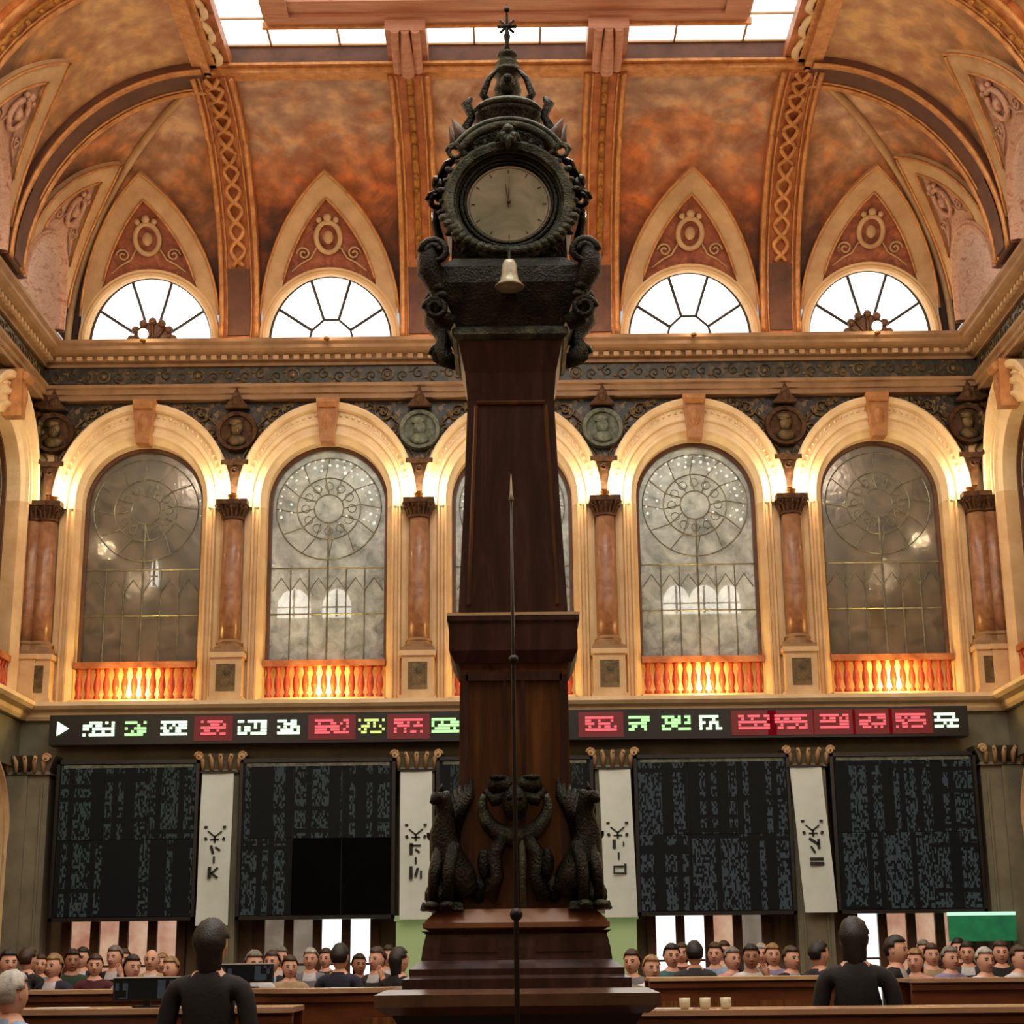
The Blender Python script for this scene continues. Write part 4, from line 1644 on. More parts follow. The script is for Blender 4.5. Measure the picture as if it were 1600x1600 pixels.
obj('hands', bm, BRONZE_RELIEF, dial)
# leaf wreath round the bezel
bm = bmesh.new()
for k in range(36):
    a = 2 * PI * k / 36
    r = 0.232 + 0.012 * (k % 2)
    rot = Matrix.Rotation(-a, 4, 'Y')
    ball(bm, (r * math.cos(a), -0.175, ZD + r * math.sin(a)), 0.018, 1.3, 0.7, 0.7, 7, 5, rot)
cpart('leaf_wreath', bm, CBRONZE, smooth=True)
# acanthus at the top of the bezel, and pediment arc
bm = bmesh.new()
for k, a in enumerate((-50, -25, 0, 25, 50)):
    ar = math.radians(a)
    L = 0.075 - 0.008 * abs(a) / 25
    tube(bm, [(0, -0.2, 4.515), (L * 0.6 * math.sin(ar), -0.215, 4.515 - L * 0.6 * math.cos(ar)), (L * math.sin(ar), -0.2, 4.515 - L * math.cos(ar))], [0.008, 0.018, 0.004], 6)
ball(bm, (0, -0.2, 4.525), 0.022)
cpart('acanthus', bm, CBRONZE_L, smooth=True)
bm = bmesh.new()
for r_, q_ in ((0.20, 0.017), (0.225, 0.010)):
    tube(bm, [(r_ * math.cos(a), -0.17, 4.365 + r_ * 0.98 * math.sin(a)) for a in lin(math.radians(28), math.radians(152), 24)], q_, 7)
for s in (-1, 1):
    tube(bm, spiral(s * 0.195, -0.17, 4.455, 0.03, 1.4, s, 14), 0.009, 6)
cpart('pediment', bm, CBRONZE_L, smooth=True)
bm = bmesh.new()
lathe(bm, [(0.185, -0.15), (0.185, 0.15)], (0, 0, 4.37), 24, 'Y', 0.3, PI - 0.3)
prism(bm, [(-0.19, 4.36), (0.19, 4.36), (0.16, 4.47), (0.09, 4.545), (0, 4.565), (-0.09, 4.545), (-0.16, 4.47)], -0.15, 0.15)
cpart('pediment_block', bm, CBRONZE)
for s in (-1, 1):
    bm = bmesh.new()
    tube(bm, [(s * 0.13, -0.12, 4.47), (s * 0.17, -0.13, 4.54), (s * 0.205, -0.13, 4.605)], [0.035, 0.028, 0.004], 6)
    tube(bm, [(s * 0.14, -0.12, 4.48), (s * 0.2, -0.12, 4.51), (s * 0.215, -0.12, 4.585)], [0.02, 0.02, 0.004], 6)
    cpart('corner_leaf', bm, SASH, smooth=True)
    bm = bmesh.new()
    ball(bm, (s * 0.252, -0.11, 4.33), 0.04, 0.8, 1, 1.2)
    ball(bm, (s * 0.265, -0.13, 4.35), 0.018, 1, 1, 1.6)
    tube(bm, spiral(s * 0.262, -0.13, 4.28, 0.035, 1.3, s, 14), 0.012, 6)
    tube(bm, [(s * 0.25, -0.1, 4.38), (s * 0.225, -0.12, 4.43), (s * 0.19, -0.13, 4.45)], [0.02, 0.018, 0.01], 6)
    tube(bm, [(s * 0.262, -0.1, 4.27), (s * 0.268, -0.1, 4.2), (s * 0.25, -0.1, 4.12), (s * 0.262, -0.1, 4.07)], [0.02, 0.016, 0.02, 0.03], 6)
    m_ = M('glossy_black_bronze', [(16, 14, 13), (40, 36, 33)], 12, 0.12, 0.7, 0.1)
    cpart('side_mask', bm, m_, smooth=True, label='glossy black side mask')
# garland under the dial
bm = bmesh.new()
for a in lin(math.radians(205), math.radians(335), 22):
    ball(bm, (0.255 * math.cos(a), -0.195, ZD + 0.02 + 0.225 * math.sin(a)), 0.02, 1.2, 0.8, 0.9, 7, 5)
cpart('garland', bm, CBRONZE_L, smooth=True)
# bell
bm = bmesh.new()
lathe(bm, [(0.004, 3.975), (0.018, 3.972), (0.026, 3.955), (0.028, 3.92), (0.034, 3.895), (0.052, 3.875), (0.05, 3.87), (0.028, 3.89), (0.004, 3.93)], (0, -0.285, 0), 20)
bell = cpart('bell', bm, BELLM, smooth=True, label='small pale bell')
bm = bmesh.new()
tube(bm, [(0, -0.21, 4.02), (0, -0.27, 4.015), (0, -0.285, 3.975)], 0.006, 6)
obj('bell_bracket', bm, CBRONZE, bell)
# crown tiers
bm = bmesh.new()
lathe(bm, [(0.10, 4.56), (0.085, 4.58), (0.09, 4.62), (0.10, 4.645), (0.105, 4.655), (0.085, 4.665)], (0, 0, 0), 20)
CROWN = [cpart('crown_bowl', bm, CBRONZE, smooth=True)]
bm = bmesh.new()
lathe(bm, [(0.10, 4.66), (0.108, 4.668), (0.10, 4.68), (0.06, 4.685)], (0, 0, 0), 20)
CROWN.append(cpart('crown_rim', bm, CBRONZE_L, smooth=True))
for s in (-1, 1):
    bm = bmesh.new()
    tube(bm, [(s * 0.09, -0.05, 4.57), (s * 0.125, -0.05, 4.60), (s * 0.105, -0.05, 4.64), (s * 0.12, -0.05, 4.68), (s * 0.105, -0.05, 4.70)], [0.016, 0.018, 0.012, 0.016, 0.006], 6)
    tube(bm, [(s * 0.05, -0.03, 4.69), (s * 0.072, -0.03, 4.72), (s * 0.055, -0.03, 4.77), (s * 0.03, -0.03, 4.80)], [0.012, 0.012, 0.009, 0.004], 6)
    CROWN.append(cpart('crown_scroll', bm, CBRONZE, smooth=True))
bm = bmesh.new()
lathe(bm, [(0.05, 4.68), (0.03, 4.70), (0.034, 4.72), (0.042, 4.745), (0.034, 4.775), (0.026, 4.79), (0.044, 4.80), (0.044, 4.808), (0.03, 4.82), (0.036, 4.83),
           (0.022, 4.85), (0.03, 4.855), (0.03, 4.865), (0.012, 4.875)], (0, 0, 0), 18)
CROWN.append(cpart('finial', bm, CBRONZE_L, smooth=True))
bm = bmesh.new()
ball(bm, (0, -0.035, 4.75), 0.026, 0.9, 0.7, 1.3)
ball(bm, (0, -0.05, 4.76), 0.014)
CROWN.append(cpart('finial_mask', bm, CBRONZE, smooth=True))
bm = bmesh.new()
lathe(bm, [(0.012, 4.87), (0.006, 4.90), (0.010, 4.925), (0.005, 4.94), (0.004, 4.99), (0.001, 5.03)], (0, 0, 0), 10)
tube(bm, [(-0.028, 0, 4.955), (0.028, 0, 4.955)], 0.006, 6)
tube(bm, [(-0.02, 0, 4.935), (0.02, 0, 4.975)], 0.004, 6)
tube(bm, [(0.02, 0, 4.935), (-0.02, 0, 4.975)], 0.004, 6)
ball(bm, (0, 0, 5.01), 0.009)
CROWN.append(cpart('finial_star', bm, CBRONZE, smooth=True))

for o in CROWN:
    o.scale = (1.3, 1.3, 1.33)
    o.location.z = 4.545 - 4.56 * 1.33

# bronze group at the pillar's foot: crescent, mask, leaves
bm = bmesh.new()
tube(bm, [(0.105 * math.cos(a), -0.24 - 0.02 * math.sin(a), 2.085 + 0.1 * math.sin(a)) for a in lin(math.radians(160), math.radians(380), 26)],
     [0.010 + 0.022 * math.sin(PI * i / 26) for i in range(27)], 8)
cpart('crescent', bm, CBRONZE_L, smooth=True, label='grey bronze crescent')
bm = bmesh.new()
for s in (-1, 1):
    ball(bm, (s * 0.045, -0.25, 2.15), 0.04, 1.2, 0.8, 0.8)
    ball(bm, (s * 0.055, -0.27, 2.172), 0.02, 1.5, 0.8, 0.5)
    tube(bm, [(s * 0.02, -0.25, 2.12), (s * 0.07, -0.26, 2.10), (s * 0.09, -0.24, 2.13), (s * 0.075, -0.23, 2.17)], [0.02, 0.022, 0.016, 0.006], 6)
ball(bm, (0, -0.26, 2.09), 0.05, 0.9, 0.8, 1.2)
ball(bm, (0, -0.3, 2.08), 0.016, 0.8, 1, 1.4)
ball(bm, (-0.02, -0.295, 2.105), 0.008)
ball(bm, (0.02, -0.295, 2.105), 0.008)
for k in range(9):
    a = PI * k / 8
    ball(bm, (0.06 * math.cos(a), -0.245, 2.10 + 0.06 * math.sin(a)), 0.018)
cpart('lion_mask', bm, CBRONZE, smooth=True)
bm = bmesh.new()
tube(bm, [(0.022, -0.235, 1.99), (0.024, -0.235, 1.76)], 0.012, 8)
cpart('pale_tube', bm, MEDAL, smooth=True, label='pale upright glass tube')
for s in (-1, 1):
    bm = bmesh.new()   # leafy drop below the mask
    tube(bm, [(s * 0.03, -0.23, 2.0), (s * 0.07, -0.24, 1.93), (s * 0.06, -0.24, 1.86), (s * 0.09, -0.24, 1.79)], [0.02, 0.026, 0.022, 0.03], 7)
    ball(bm, (s * 0.1, -0.23, 1.9), 0.025, 1, 0.6, 2)
    ball(bm, (s * 0.12, -0.22, 1.82), 0.03, 1, 0.6, 1.4)
    cpart('leaf_drop', bm, CBRONZE, smooth=True)
    # seated griffin-like bronze at each side: body, chest, neck, head, wing, paws as one surface
    for sy in (-1,):
        bm = bmesh.new()
        y = sy * 0.22
        body = [(s * 0.155, y, 1.80), (s * 0.19, y, 1.86), (s * 0.225, y - 0.01, 1.93), (s * 0.235, y - 0.02, 2.0), (s * 0.225, y - 0.03, 2.06), (s * 0.235, y - 0.045, 2.11), (s * 0.255, y - 0.07, 2.105), (s * 0.268, y - 0.08, 2.09)]
        tube(bm, body, [0.05, 0.062, 0.055, 0.042, 0.03, 0.032, 0.022, 0.008], 10)
        ball(bm, (s * 0.245, y - 0.02, 1.80), 0.05, 1, 1, 1)
        tube(bm, [(s * 0.235, y - 0.03, 1.96), (s * 0.26, y - 0.05, 1.87), (s * 0.262, y - 0.06, 1.775)], [0.028, 0.02, 0.018], 8)
        tube(bm, [(s * 0.2, y - 0.04, 1.96), (s * 0.215, y - 0.07, 1.87), (s * 0.215, y - 0.075, 1.775)], [0.026, 0.02, 0.018], 8)
        ball(bm, (s * 0.268, y - 0.08, 1.768), 0.022, 1.2, 1.4, 0.7)
        ball(bm, (s * 0.217, y - 0.09, 1.768), 0.022, 1.2, 1.4, 0.7)
        for k in range(5):   # wing feathers
            tube(bm, [(s * 0.2, y + 0.01, 1.97 + 0.01 * k), (s * (0.19 - 0.01 * k), y + 0.02, 2.06 + 0.015 * k), (s * (0.215 - 0.018 * k), y + 0.03, 2.13 + 0.012 * k)], [0.018, 0.018, 0.005], 6)
        tube(bm, [(s * 0.24, y - 0.045, 2.13), (s * 0.235, y - 0.04, 2.155)], [0.01, 0.003], 5)
        cpart('griffin_figure', bm, CBRONZE, smooth=True)
        bm = bmesh.new()
        frustums(bm, [(0.07, 1.755), (0.062, 1.78)], s * 0.235, y)
        cpart('figure_base', bm, CBRONZE)
    bm = bmesh.new()
    box(bm, s * 0.235 - 0.055, s * 0.235 + 0.055, -0.17, 0.17, 1.99, 2.005)
    frustums(bm, [(0.05, 1.755), (0.04, 1.80), (0.035, 1.95), (0.05, 1.99)], s * 0.235, -0.12)
    cpart('side_shelf', bm, CBRONZE)

# thin black pole standing before the clock
pl = empty('microphone_pole', (0.0, 5.05, 0))
tag(pl, 'thin black pole with a pale pointed tip standing before the clock', 'pole')
bm = bmesh.new()
tube(bm, [(0, 0, 0.02), (0, 0, 1.55), (-0.001, 0, 2.5), (-0.002, 0, 3.0)], [0.008, 0.008, 0.006, 0.004], 8)
obj('rod', bm, BLACK, pl, smooth=True)
bm = bmesh.new()
lathe(bm, [(0.006, 2.998), (0.009, 3.0), (0.004, 3.02), (0.003, 3.06), (0.0005, 3.085)], (-0.002, 0, 0), 10)
obj('tip', bm, BELLM, pl, smooth=True)
bm = bmesh.new()
ball(bm, (0, 0, 2.49), 0.016)
ball(bm, (0, 0, 1.73), 0.02)
obj('joint_ball', bm, BLACK, pl, smooth=True)
bm = bmesh.new()
lathe(bm, [(0.13, 0.0), (0.13, 0.015), (0.03, 0.03), (0.012, 0.05)], (0, 0, 0), 20)
obj('foot', bm, BLACK, pl, smooth=True)
# ------------------------------------------------------------ trading counters
def counter(x0, x1, y, top, label, curve=0.0, topmat=COUNTER_T, depth=0.6, n=14):
    t = empty('trading_counter', ((x0 + x1) / 2, y, 0))
    tag(t, label, 'counter')
    h = (x1 - x0) / 2

    def fy(x):
        return curve * (x / h) ** 2

    def slab(a, b, d0, d1):
        bm = bmesh.new()
        rows = []
        for i in range(n + 1):
            x = -h + 2 * h * i / n
            rows.append([bm.verts.new((x, fy(x) + d0, a)), bm.verts.new((x, fy(x) + d0, b)), bm.verts.new((x, fy(x) + d1, b)), bm.verts.new((x, fy(x) + d1, a))])
        for p, q in zip(rows, rows[1:]):
            for j in range(4):
                bm.faces.new((p[j], p[(j + 1) % 4], q[(j + 1) % 4], q[j]))
        bm.faces.new(rows[0])
        bm.faces.new(rows[-1])
        return bm
    obj('worktop', slab(top - 0.03, top, 0, depth), topmat, t)
    obj('front', slab(0.1, top - 0.03, 0.05, 0.09), COUNTER, t)
    obj('moulding', slab(top - 0.09, top - 0.05, 0.02, 0.06), COUNTER, t)
    obj('kick_board', slab(0.0, 0.1, 0.09, 0.12), BLACK, t)
    obj('back', slab(0.1, top - 0.03, depth - 0.08, depth - 0.04), COUNTER, t)
    k = max(2, int((x1 - x0) / 0.6))
    for i in range(k):
        xa = -h + (x1 - x0) * (i + 0.12) / k
        xb = -h + (x1 - x0) * (i + 0.88) / k
        bm = bmesh.new()
        yy = fy((xa + xb) / 2)
        box(bm, xa, xb, yy + 0.03, yy + 0.06, 0.25, top - 0.2)
        obj('front_panel', bm, CWOOD2, t)
    return t


counter(-3.6, -1.3, 10.0, 1.35, 'long low wooden counter in the left foreground')
counter(-4.9, -2.75, 14.0, 1.40, 'narrow wooden counter further back at the far left')
counter(-1.95, -0.75, 12.0, 1.42, 'curved wooden counter left of the clock base', curve=0.35)
counter(0.62, 3.4, 10.0, 1.31, 'long wooden counter in the right foreground', topmat=COUNTER_T)
counter(1.15, 2.85, 15.0, 1.44, 'pale topped counter behind, right of the clock base', topmat=STONE_T)
counter(3.2, 4.9, 14.0, 1.42, 'warm wooden counter at the far right edge')

# small things on the counters
bm = bmesh.new()
lathe(bm, [(0.022, 1.312), (0.03, 1.33), (0.033, 1.375), (0.03, 1.376), (0.025, 1.33)], (0, 0, 0), 14)
cup0 = obj('cup', bm, BELLM, smooth=True)
for i, (x, ph) in enumerate(((0.98, 'nearest the clock base'), (1.10, 'between two others on the right counter'), (1.22, 'furthest right of three on the counter'))):
    o = cup0 if i == 0 else link_copy(cup0)
    o.location = (x, 10.15, 0)
    tag(o, 'small white cup on the right foreground counter, ' + ph, 'cup', 'cups on the right counter')
# pale papers
for x, y, z, r, lb in ((-1.18, 12.25, 1.42, 0.3, 'white paper sheet on the curved counter left of the clock'), (0.9, 10.35, 1.31, -0.2, 'white paper sheet behind the cups on the right counter'),
                       (-2.7, 10.3, 1.35, 0.1, 'white paper sheet at the left end of the left counter')):
    o = tag(obj('paper_sheet', B(-0.15, 0.15, -0.1, 0.1, 0.001, 0.004), LACEW), lb, 'paper')
    o.location = (x, y, z)
    o.rotation_euler = (0, 0, r)


def monitor(x, y, z, rz, label):
    t = empty('monitor', (x, y, z), rz)
    tag(t, label, 'monitor')
    bm = bmesh.new()
    box(bm, -0.2, 0.2, -0.015, 0.02, 0.04, 0.17)
    obj('housing', bm, BLACK, t)
    obj('screen', B(-0.185, 0.185, -0.018, -0.015, 0.052, 0.158), board_mat('monitor_screen', 3.3, (60, 66, 70)), t)
    obj('screen_edge', B(-0.2, 0.2, -0.02, 0.02, 0.17, 0.176), LACEW, t)
    bm = bmesh.new()
    box(bm, -0.02, 0.02, 0.0, 0.02, 0.0, 0.06)
    box(bm, -0.08, 0.08, -0.05, 0.06, 0.0, 0.01)
    obj('stand', bm, BLACK, t)


monitor(-2.2, 10.3, 1.35, 0.1, 'small dark monitor with a pale edge on the left counter')
monitor(-2.0, 12.8, 1.5 - 0.08, -0.1, 'small dark monitor behind the dark figure on the left')

# ------------------------------------------------------------ people
SKIN = [M('skin_fair', [(196, 146, 122), (214, 166, 142)], 5, 0.55, bmp=0.0), M('skin_tan', [(150, 104, 78), (172, 122, 94)], 5, 0.55, bmp=0.0)]
CLOTH = {}
for nm, c in dict(black=(16, 16, 19), navy=(24, 28, 50), charcoal=(46, 46, 50), white=(210, 212, 216), blue=(146, 172, 204), maroon=(78, 24, 30),
                  pink=(206, 150, 150), beige=(176, 150, 118), grey=(120, 120, 126), lilac=(146, 136, 176), green=(34, 58, 44), teal=(60, 106, 110)).items():
    CLOTH[nm] = M('cloth_' + nm, [tuple(int(v * 0.8) for v in c), c], 7, 0.85, bmp=0.15)
HAIR = {nm: M('hair_' + nm, [tuple(int(v * 0.6) for v in c), c], 14, 0.5, bmp=0.3, stretch=(1, 1, 0.3)) for nm, c in
        dict(black=(18, 15, 13), brown=(66, 42, 26), grey=(130, 126, 120), blond=(170, 132, 82), white=(200, 198, 190)).items()}
LIPS = M('lip_skin', [(150, 74, 66), (170, 92, 82)], 9, 0.5, bmp=0.0)
EYE = M('eye_dark', [(20, 16, 14), (34, 28, 24)], 9, 0.3, bmp=0.0)


def person_body(pose):
    V, E, R = [], [], []

    def v(x, y, z, r, parent=None, ry=None):
        V.append((x, y, z))
        R.append((r, ry or r))
        if parent is not None:
            E.append((parent, len(V) - 1))
        return len(V) - 1
    pel = v(0, 0, 0.93, 0.155, None, 0.115)
    wst = v(0, 0, 1.08, 0.14, pel, 0.10)
    chs = v(0, 0.0, 1.29, 0.17, wst, 0.12)
    shl = v(0, 0.01, 1.43, 0.12, chs, 0.09)
    nk = v(0, 0.0, 1.51, 0.060, shl)
    v(0, -0.01, 1.56, 0.052, nk)
    for s in (-1, 1):
        hp = v(s * 0.09, 0, 0.86, 0.10, pel)
        kn = v(s * 0.10, -0.01, 0.50, 0.066, hp)
        an = v(s * 0.105, 0.02, 0.09, 0.045, kn)
        v(s * 0.12, -0.13, 0.045, 0.04, an)
        sh = v(s * 0.19, 0.01, 1.425, 0.070, shl)
        if pose == 'down':
            el, wr, hd = (s * 0.24, 0.03, 1.12), (s * 0.25, -0.05, 0.88), (s * 0.25, -0.07, 0.80)
        elif pose == 'crossed':
            el, wr, hd = (s * 0.25, -0.02, 1.13), (s * 0.06, -0.20, 1.17), (-s * 0.03, -0.20, 1.19)
        elif pose == 'raised' and s == 1:
            el, wr, hd = (0.28, -0.08, 1.16), (0.17, -0.12, 1.42), (0.13, -0.11, 1.50)
        else:
            el, wr, hd = (s * 0.25, 0.02, 1.13), (s * 0.16, -0.22, 1.08), (s * 0.11, -0.28, 1.09)
        e = v(*el, 0.046, sh)
        w_ = v(*wr, 0.033, e)
        h = v(*hd, 0.036, w_)
        d = Vector(hd) - Vector(wr)
        d.normalize()
        sd = d.cross(Vector((0, 1, 0.3))).normalized()
        for k in range(4):
            b = Vector(hd) + sd * (k - 1.5) * 0.02 + d * 0.03
            ln = (0.05, 0.062, 0.058, 0.045)[k]
            f1 = v(*b, 0.010, h)
            f2 = v(*(b + d * ln * 0.6 + Vector((0, -0.006, 0))), 0.009, f1)
            v(*(b + d * ln + Vector((0, -0.016, -0.004))), 0.007, f2)
        t1 = v(*(Vector(wr).lerp(Vector(hd), 0.6) - sd * 0.03 - Vector((0, 0.012, 0))), 0.012, h)
        v(*(Vector(hd) - sd * 0.05 + d * 0.02 - Vector((0, 0.02, 0))), 0.009, t1)
    me = bpy.data.meshes.new('tmp')
    me.from_pydata(V, E, [])
    o = bpy.data.objects.new('tmp', me)
    COL.objects.link(o)
    mod = o.modifiers.new('skin', 'SKIN')
    for i, d in enumerate(me.skin_vertices[0].data):
        d.radius = R[i]
    me.skin_vertices[0].data[0].use_root = True
    mod.use_smooth_shade = True
    sb = o.modifiers.new('sub', 'SUBSURF')
    sb.levels = 1
    sb.render_levels = 1
    dg = bpy.context.evaluated_depsgraph_get()
    em = bpy.data.meshes.new_from_object(o.evaluated_get(dg))
    bpy.data.objects.remove(o)
    bm = bmesh.new()
    bm.from_mesh(em)
    for f in bm.faces:
        f.smooth = True
        c = f.calc_center_median()
        hand = any((c - Vector(V[i])).length < 0.055 for i in range(len(V)) if 0.005 < R[i][0] < 0.037 and V[i][2] > 0.6)
        if c.z > 1.495 or hand:
            f.material_index = 0
        elif c.z < 0.11:
            f.material_index = 3
        elif c.z < 0.94:
            f.material_index = 2
        elif abs(c.x) < 0.045 * (c.z - 1.1) / 0.3 and c.z > 1.12 and c.y < -0.03:
            f.material_index = 4
        else:
            f.material_index = 1
    # head with face
    g = bmesh.new()
    bmesh.ops.create_uvsphere(g, u_segments=24, v_segments=18, radius=1)
    for vt in g.verts:
        x, y, z = vt.co
        w_ = 0.078 * (1 - 0.22 * max(0, -z) ** 1.5)
        yy = y * 0.098
        if y < 0:
            yy *= 0.92 - 0.06 * max(0, -z)
            nose = math.exp(-((x / 0.16) ** 2)) * math.exp(-(((z + 0.12) / 0.22) ** 2)) * (1 if y < -0.6 else 0)
            yy -= 0.026 * nose
            for ex in (-0.38, 0.38):
                yy += 0.009 * math.exp(-(((x - ex) / 0.17) ** 2 + ((z - 0.08) / 0.12) ** 2)) * (1 if y < -0.5 else 0)
            yy += 0.004 * math.exp(-((x / 0.3) ** 2 + ((z + 0.45) / 0.05) ** 2))
            yy -= 0.008 * math.exp(-((x / 0.25) ** 2 + ((z + 0.82) / 0.15) ** 2))
        vt.co = Vector((x * w_ * 1.06, yy * 1.05 - 0.012, 1.638 + z * 0.125))
    for s in (-1, 1):
        ball(g, (s * 0.079, 0.0, 1.64), 0.022, 0.4, 0.8, 1.4, 8, 6)
    ne = len(g.faces)
    for s in (-1, 1):
        ball(g, (s * 0.031, -0.094, 1.650), 0.011, 1.2, 0.8, 0.75, 8, 5)
    g.faces.ensure_lookup_table()
    for i, f in enumerate(g.faces):
        f.smooth = True
        f.material_index = 5 if i >= ne else 0
    nl = len(g.faces)
    ball(g, (0, -0.098, 1.585), 0.02, 1.25, 0.5, 0.42, 8, 5)
    ball(g, (0, -0.118, 1.617), 0.015, 0.9, 0.9, 0.8, 8, 6)
    g.faces.ensure_lookup_table()
    for i in range(nl, len(g.faces)):
        g.faces[i].smooth = True
        g.faces[i].material_index = 6 if g.faces[i].calc_center_median().z < 1.6 else 0
    nb = len(g.faces)
    for s in (-1, 1):
        tube(g, [(s * 0.016, -0.106, 1.668), (s * 0.034, -0.104, 1.674), (s * 0.052, -0.090, 1.668)], 0.0045, 4)
    g.faces.ensure_lookup_table()
    for i in range(nb, len(g.faces)):
        g.faces[i].material_index = 5
    tmp = bpy.data.meshes.new('t2')
    g.to_mesh(tmp)
    g.free()
    bm.from_mesh(tmp)
    out = bpy.data.meshes.new('body')
    bm.to_mesh(out)
    bm.free()
    for i in range(7):
        out.materials.append(CLOTH['black'])
    return out


def hair_mesh(kind):
    g = bmesh.new()
    bmesh.ops.create_uvsphere(g, u_segments=22, v_segments=16, radius=1)
    rnd = random.Random(3)
    low = {'short': -0.5, 'long': -1.1, 'bald': -0.3}[kind]
    kill = []
    for vt in g.verts:
        x, y, z = vt.co
        lim = 0.42 if y < -0.25 else (0.1 if y < 0.2 else low)
        if kind == 'bald':
            lim = 2 if y < -0.1 else low
            if z > 0.45:
                kill.append(vt)
                continue
        if z < lim:
            kill.append(vt)
            continue
        k = 1 + rnd.uniform(-0.04, 0.05)
        dz = 0
        if kind == 'long' and z < 0 and y > -0.3:
            dz = z * 0.10
        vt.co = Vector((x * (0.098 if z > -0.1 else 0.086) * k, y * (0.120 if z > -0.1 else 0.108) * k - 0.002, 1.650 + z * 0.136 * k + dz))
    bmesh.ops.delete(g, geom=kill, context='VERTS')
    for f in g.faces:
        f.smooth = True
    bmesh.ops.solidify(g, geom=g.faces[:], thickness=0.008)
    me = bpy.data.meshes.new('hair')
    g.to_mesh(me)
    g.free()
    me.materials.append(HAIR['black'])
    return me


BODY = {p: person_body(p) for p in ('down', 'crossed', 'raised', 'holding')}
HM = {k: hair_mesh(k) for k in ('short', 'long', 'bald')}


def person(px, y, h, top, hair, hk, face, pose, label, legs='black', shirt=None, skin=0, group='crowd by the back wall', x=None):
    b = bpy.data.objects.new('person', BODY[pose])
    COL.objects.link(b)
    if x is None:
        x = (px - 806) * y / 2690
    s = h / 1.765
    b.location = (x, y, 0)
    b.scale = (s, s, s)
    b.rotation_euler = (0, 0, math.radians(face))
    ms = [SKIN[skin], CLOTH[top], CLOTH[legs], CLOTH['black'], CLOTH[shirt or top], EYE, LIPS]
    for sl, m in zip(b.material_slots, ms):
        sl.link = 'OBJECT'
        sl.material = m
    tag(b, label, 'person', group)
    hr = bpy.data.objects.new('hair', HM[hk])
    COL.objects.link(hr)
    hr.parent = b
    hr.material_slots[0].link = 'OBJECT'
    hr.material_slots[0].material = HAIR[hair]
    return b


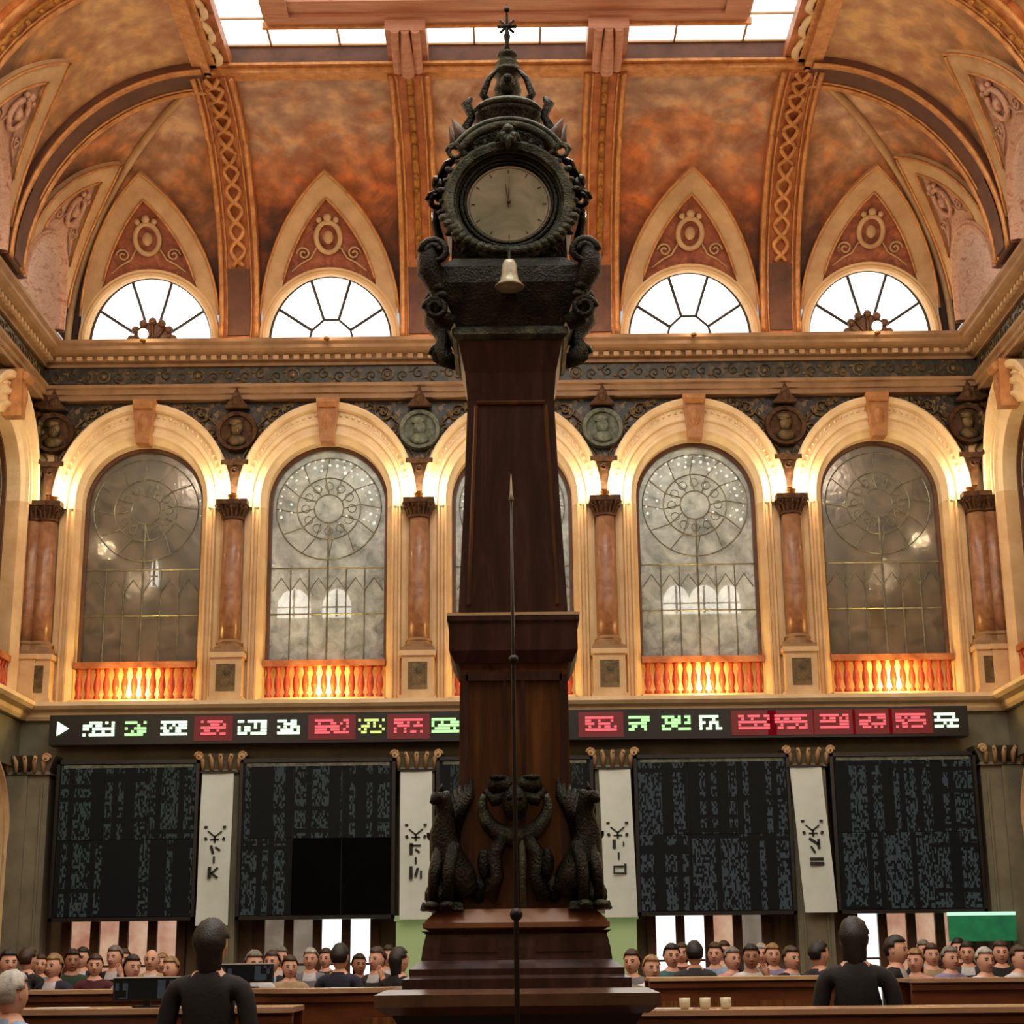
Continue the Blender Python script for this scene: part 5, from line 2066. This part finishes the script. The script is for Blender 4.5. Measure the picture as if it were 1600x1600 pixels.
A_, B_, C_, D_ = 'below the far left board', 'below the board left of the clock', 'below the board right of the clock', 'below the far right board'
crowd = [
    (12, 17, 1.74, 'charcoal', 'black', 'short', 30, 'down', 'in charcoal with black hair at the left edge, ' + A_, None, 0),
    (42, 19, 1.78, 'black', 'brown', 'short', 160, 'down', 'in black seen from behind at the far left, ' + A_, None, 0),
    (84, 18, 1.70, 'navy', 'blond', 'long', -20, 'holding', 'in navy with long blond hair ' + A_, 'white', 0),
    (112, 20, 1.76, 'green', 'black', 'short', 20, 'crossed', 'in a dark green jacket with black hair ' + A_, None, 1),
    (148, 19.2, 1.70, 'maroon', 'brown', 'long', 10, 'down', 'in maroon with long brown hair ' + A_, None, 0),
    (178, 20.5, 1.80, 'black', 'grey', 'short', -15, 'raised', 'in black with grey hair, hand raised, ' + A_, 'white', 0),
    (206, 17.6, 1.68, 'lilac', 'black', 'long', 35, 'holding', 'in lilac with long black hair ' + A_, None, 0),
    (236, 20, 1.76, 'beige', 'white', 'bald', 0, 'crossed', 'in beige, balding with white hair, ' + A_, 'white', 0),
    (266, 18.2, 1.66, 'pink', 'blond', 'short', -25, 'down', 'in pink with short blond hair ' + A_, None, 0),
    (396, 16.5, 1.70, 'white', 'grey', 'short', 25, 'holding', 'in white with grey hair beside the banner ' + B_, None, 0),
    (424, 19.5, 1.72, 'black', 'brown', 'short', -10, 'down', 'in black with short brown hair ' + B_, 'blue', 0),
    (452, 18.5, 1.66, 'beige', 'brown', 'long', 15, 'crossed', 'in beige with long brown hair ' + B_, None, 0),
    (484, 20.5, 1.75, 'grey', 'white', 'short', 0, 'down', 'in grey with white hair ' + B_, 'white', 0),
    (530, 16.9, 1.76, 'navy', 'black', 'short', 170, 'holding', 'in navy from behind, ' + B_, None, 0),
    (560, 20.3, 1.68, 'maroon', 'black', 'long', 20, 'down', 'in maroon with long black hair ' + B_, None, 1),
    (588, 18.8, 1.74, 'charcoal', 'brown', 'short', -30, 'raised', 'in charcoal with a raised hand ' + B_, 'white', 0),
    (622, 17, 1.72, 'black', 'black', 'long', 140, 'down', 'in black with long black hair ' + B_, None, 0),
    (986, 17.5, 1.68, 'grey', 'brown', 'short', -20, 'down', 'in grey beside the green column foot ' + C_, None, 0),
    (1016, 16.3, 1.62, 'white', 'blond', 'long', 15, 'holding', 'in white with long blond hair ' + C_, None, 0),
    (1048, 18.5, 1.74, 'teal', 'black', 'short', 10, 'down', 'in teal with short black hair ' + C_, None, 0),
    (1084, 18, 1.76, 'charcoal', 'black', 'short', 175, 'down', 'in charcoal from behind, ' + C_, None, 0),
    (1116, 20, 1.76, 'blue', 'brown', 'short', -15, 'crossed', 'in pale blue with brown hair ' + C_, None, 0),
    (1142, 18.5, 1.70, 'pink', 'grey', 'short', 25, 'holding', 'in pink with grey hair ' + C_, None, 0),
    (1172, 17.8, 1.72, 'white', 'black', 'short', -5, 'raised', 'in white with raised hand ' + C_, None, 1),
    (1206, 19.5, 1.74, 'lilac', 'blond', 'long', 0, 'down', 'in lilac with long blond hair beside the right banner foot', None, 0),
    (1234, 18.2, 1.70, 'black', 'brown', 'short', 30, 'holding', 'in black with a pale blue shirt by the right banner foot', 'blue', 0),
    (1278, 17, 1.74, 'navy', 'black', 'short', 120, 'down', 'in navy turned sideways right of the right banner foot', None, 0),
    (1398, 15.8, 1.77, 'black', 'black', 'short', 60, 'down', 'in black with a white collar ' + D_, 'white', 0),
    (1428, 17.5, 1.66, 'pink', 'blond', 'long', -30, 'holding', 'in pink with long blond hair ' + D_, None, 0),
    (1454, 19.5, 1.72, 'beige', 'brown', 'short', 0, 'crossed', 'in beige with short brown hair ' + D_, None, 0),
    (1482, 18, 1.68, 'lilac', 'grey', 'short', 20, 'down', 'in lilac with short grey hair ' + D_, None, 0),
    (1510, 19.8, 1.74, 'charcoal', 'black', 'short', -20, 'down', 'in charcoal with black hair near the green sign', 'white', 0),
    (1536, 16.6, 1.66, 'white', 'white', 'short', 15, 'holding', 'in white with white hair in front of the green sign', None, 0),
    (1562, 19, 1.74, 'black', 'brown', 'long', -10, 'down', 'in black with long brown hair right of the green sign', None, 0),
    (1590, 17.4, 1.68, 'white', 'brown', 'short', 30, 'crossed', 'in white with crossed arms at the right edge', None, 0),
    (62, 21.5, 1.72, 'grey', 'brown', 'long', 15, 'down', 'in grey with long brown hair, back row, ' + A_, None, 0),
    (128, 22, 1.80, 'navy', 'black', 'short', -10, 'down', 'in navy with short black hair, back row, ' + A_, 'white', 0),
    (192, 22.6, 1.78, 'charcoal', 'brown', 'short', 5, 'down', 'tall in charcoal, back row, ' + A_, 'white', 0),
    (252, 22, 1.72, 'teal', 'blond', 'long', 10, 'down', 'in teal with blond hair, back row, ' + A_, None, 0),
    (438, 22, 1.78, 'navy', 'grey', 'short', 12, 'down', 'in navy with grey hair, back row, ' + B_, 'white', 0),
    (508, 22.4, 1.76, 'green', 'brown', 'short', -12, 'down', 'in green with brown hair, back row, ' + B_, None, 0),
    (606, 21.6, 1.78, 'beige', 'black', 'short', 6, 'down', 'in beige with black hair, back row, ' + B_, 'white', 0),
    (1064, 22, 1.78, 'maroon', 'brown', 'long', -8, 'down', 'in maroon with brown hair, back row, ' + C_, None, 0),
    (1130, 22.4, 1.80, 'black', 'brown', 'short', 8, 'down', 'in black with brown hair, back row, ' + C_, 'white', 0),
    (1188, 22, 1.76, 'grey', 'white', 'short', -8, 'down', 'in grey with white hair, back row, ' + C_, 'blue', 0),
    (1442, 22, 1.78, 'navy', 'grey', 'short', 8, 'down', 'in navy with grey hair, back row, ' + D_, 'white', 0),
    (1496, 22.2, 1.80, 'maroon', 'black', 'short', -8, 'down', 'in maroon with black hair, back row, ' + D_, None, 0),
]
for (px, y, h, top, hair, hk, fc, ps, lb, sh, sk) in crowd:
    person(px, y, h, top, hair, hk, fc, ps, 'person ' + lb, shirt=sh, skin=sk)
person(0, 9.4, 1.82, 'black', 'black', 'long', 175, 'down', 'large dark figure of a person from behind, in front of the far left banner', group='near onlookers', x=-1.67)
person(0, 11.0, 1.83, 'black', 'black', 'long', 168, 'holding', 'dark person from behind standing before the far right doors', group='near onlookers', x=2.16, shirt='white')
person(0, 9.0, 1.56, 'blue', 'white', 'short', 150, 'down', 'short white-haired person in pale blue at the bottom left corner', group='near onlookers', x=-2.63)
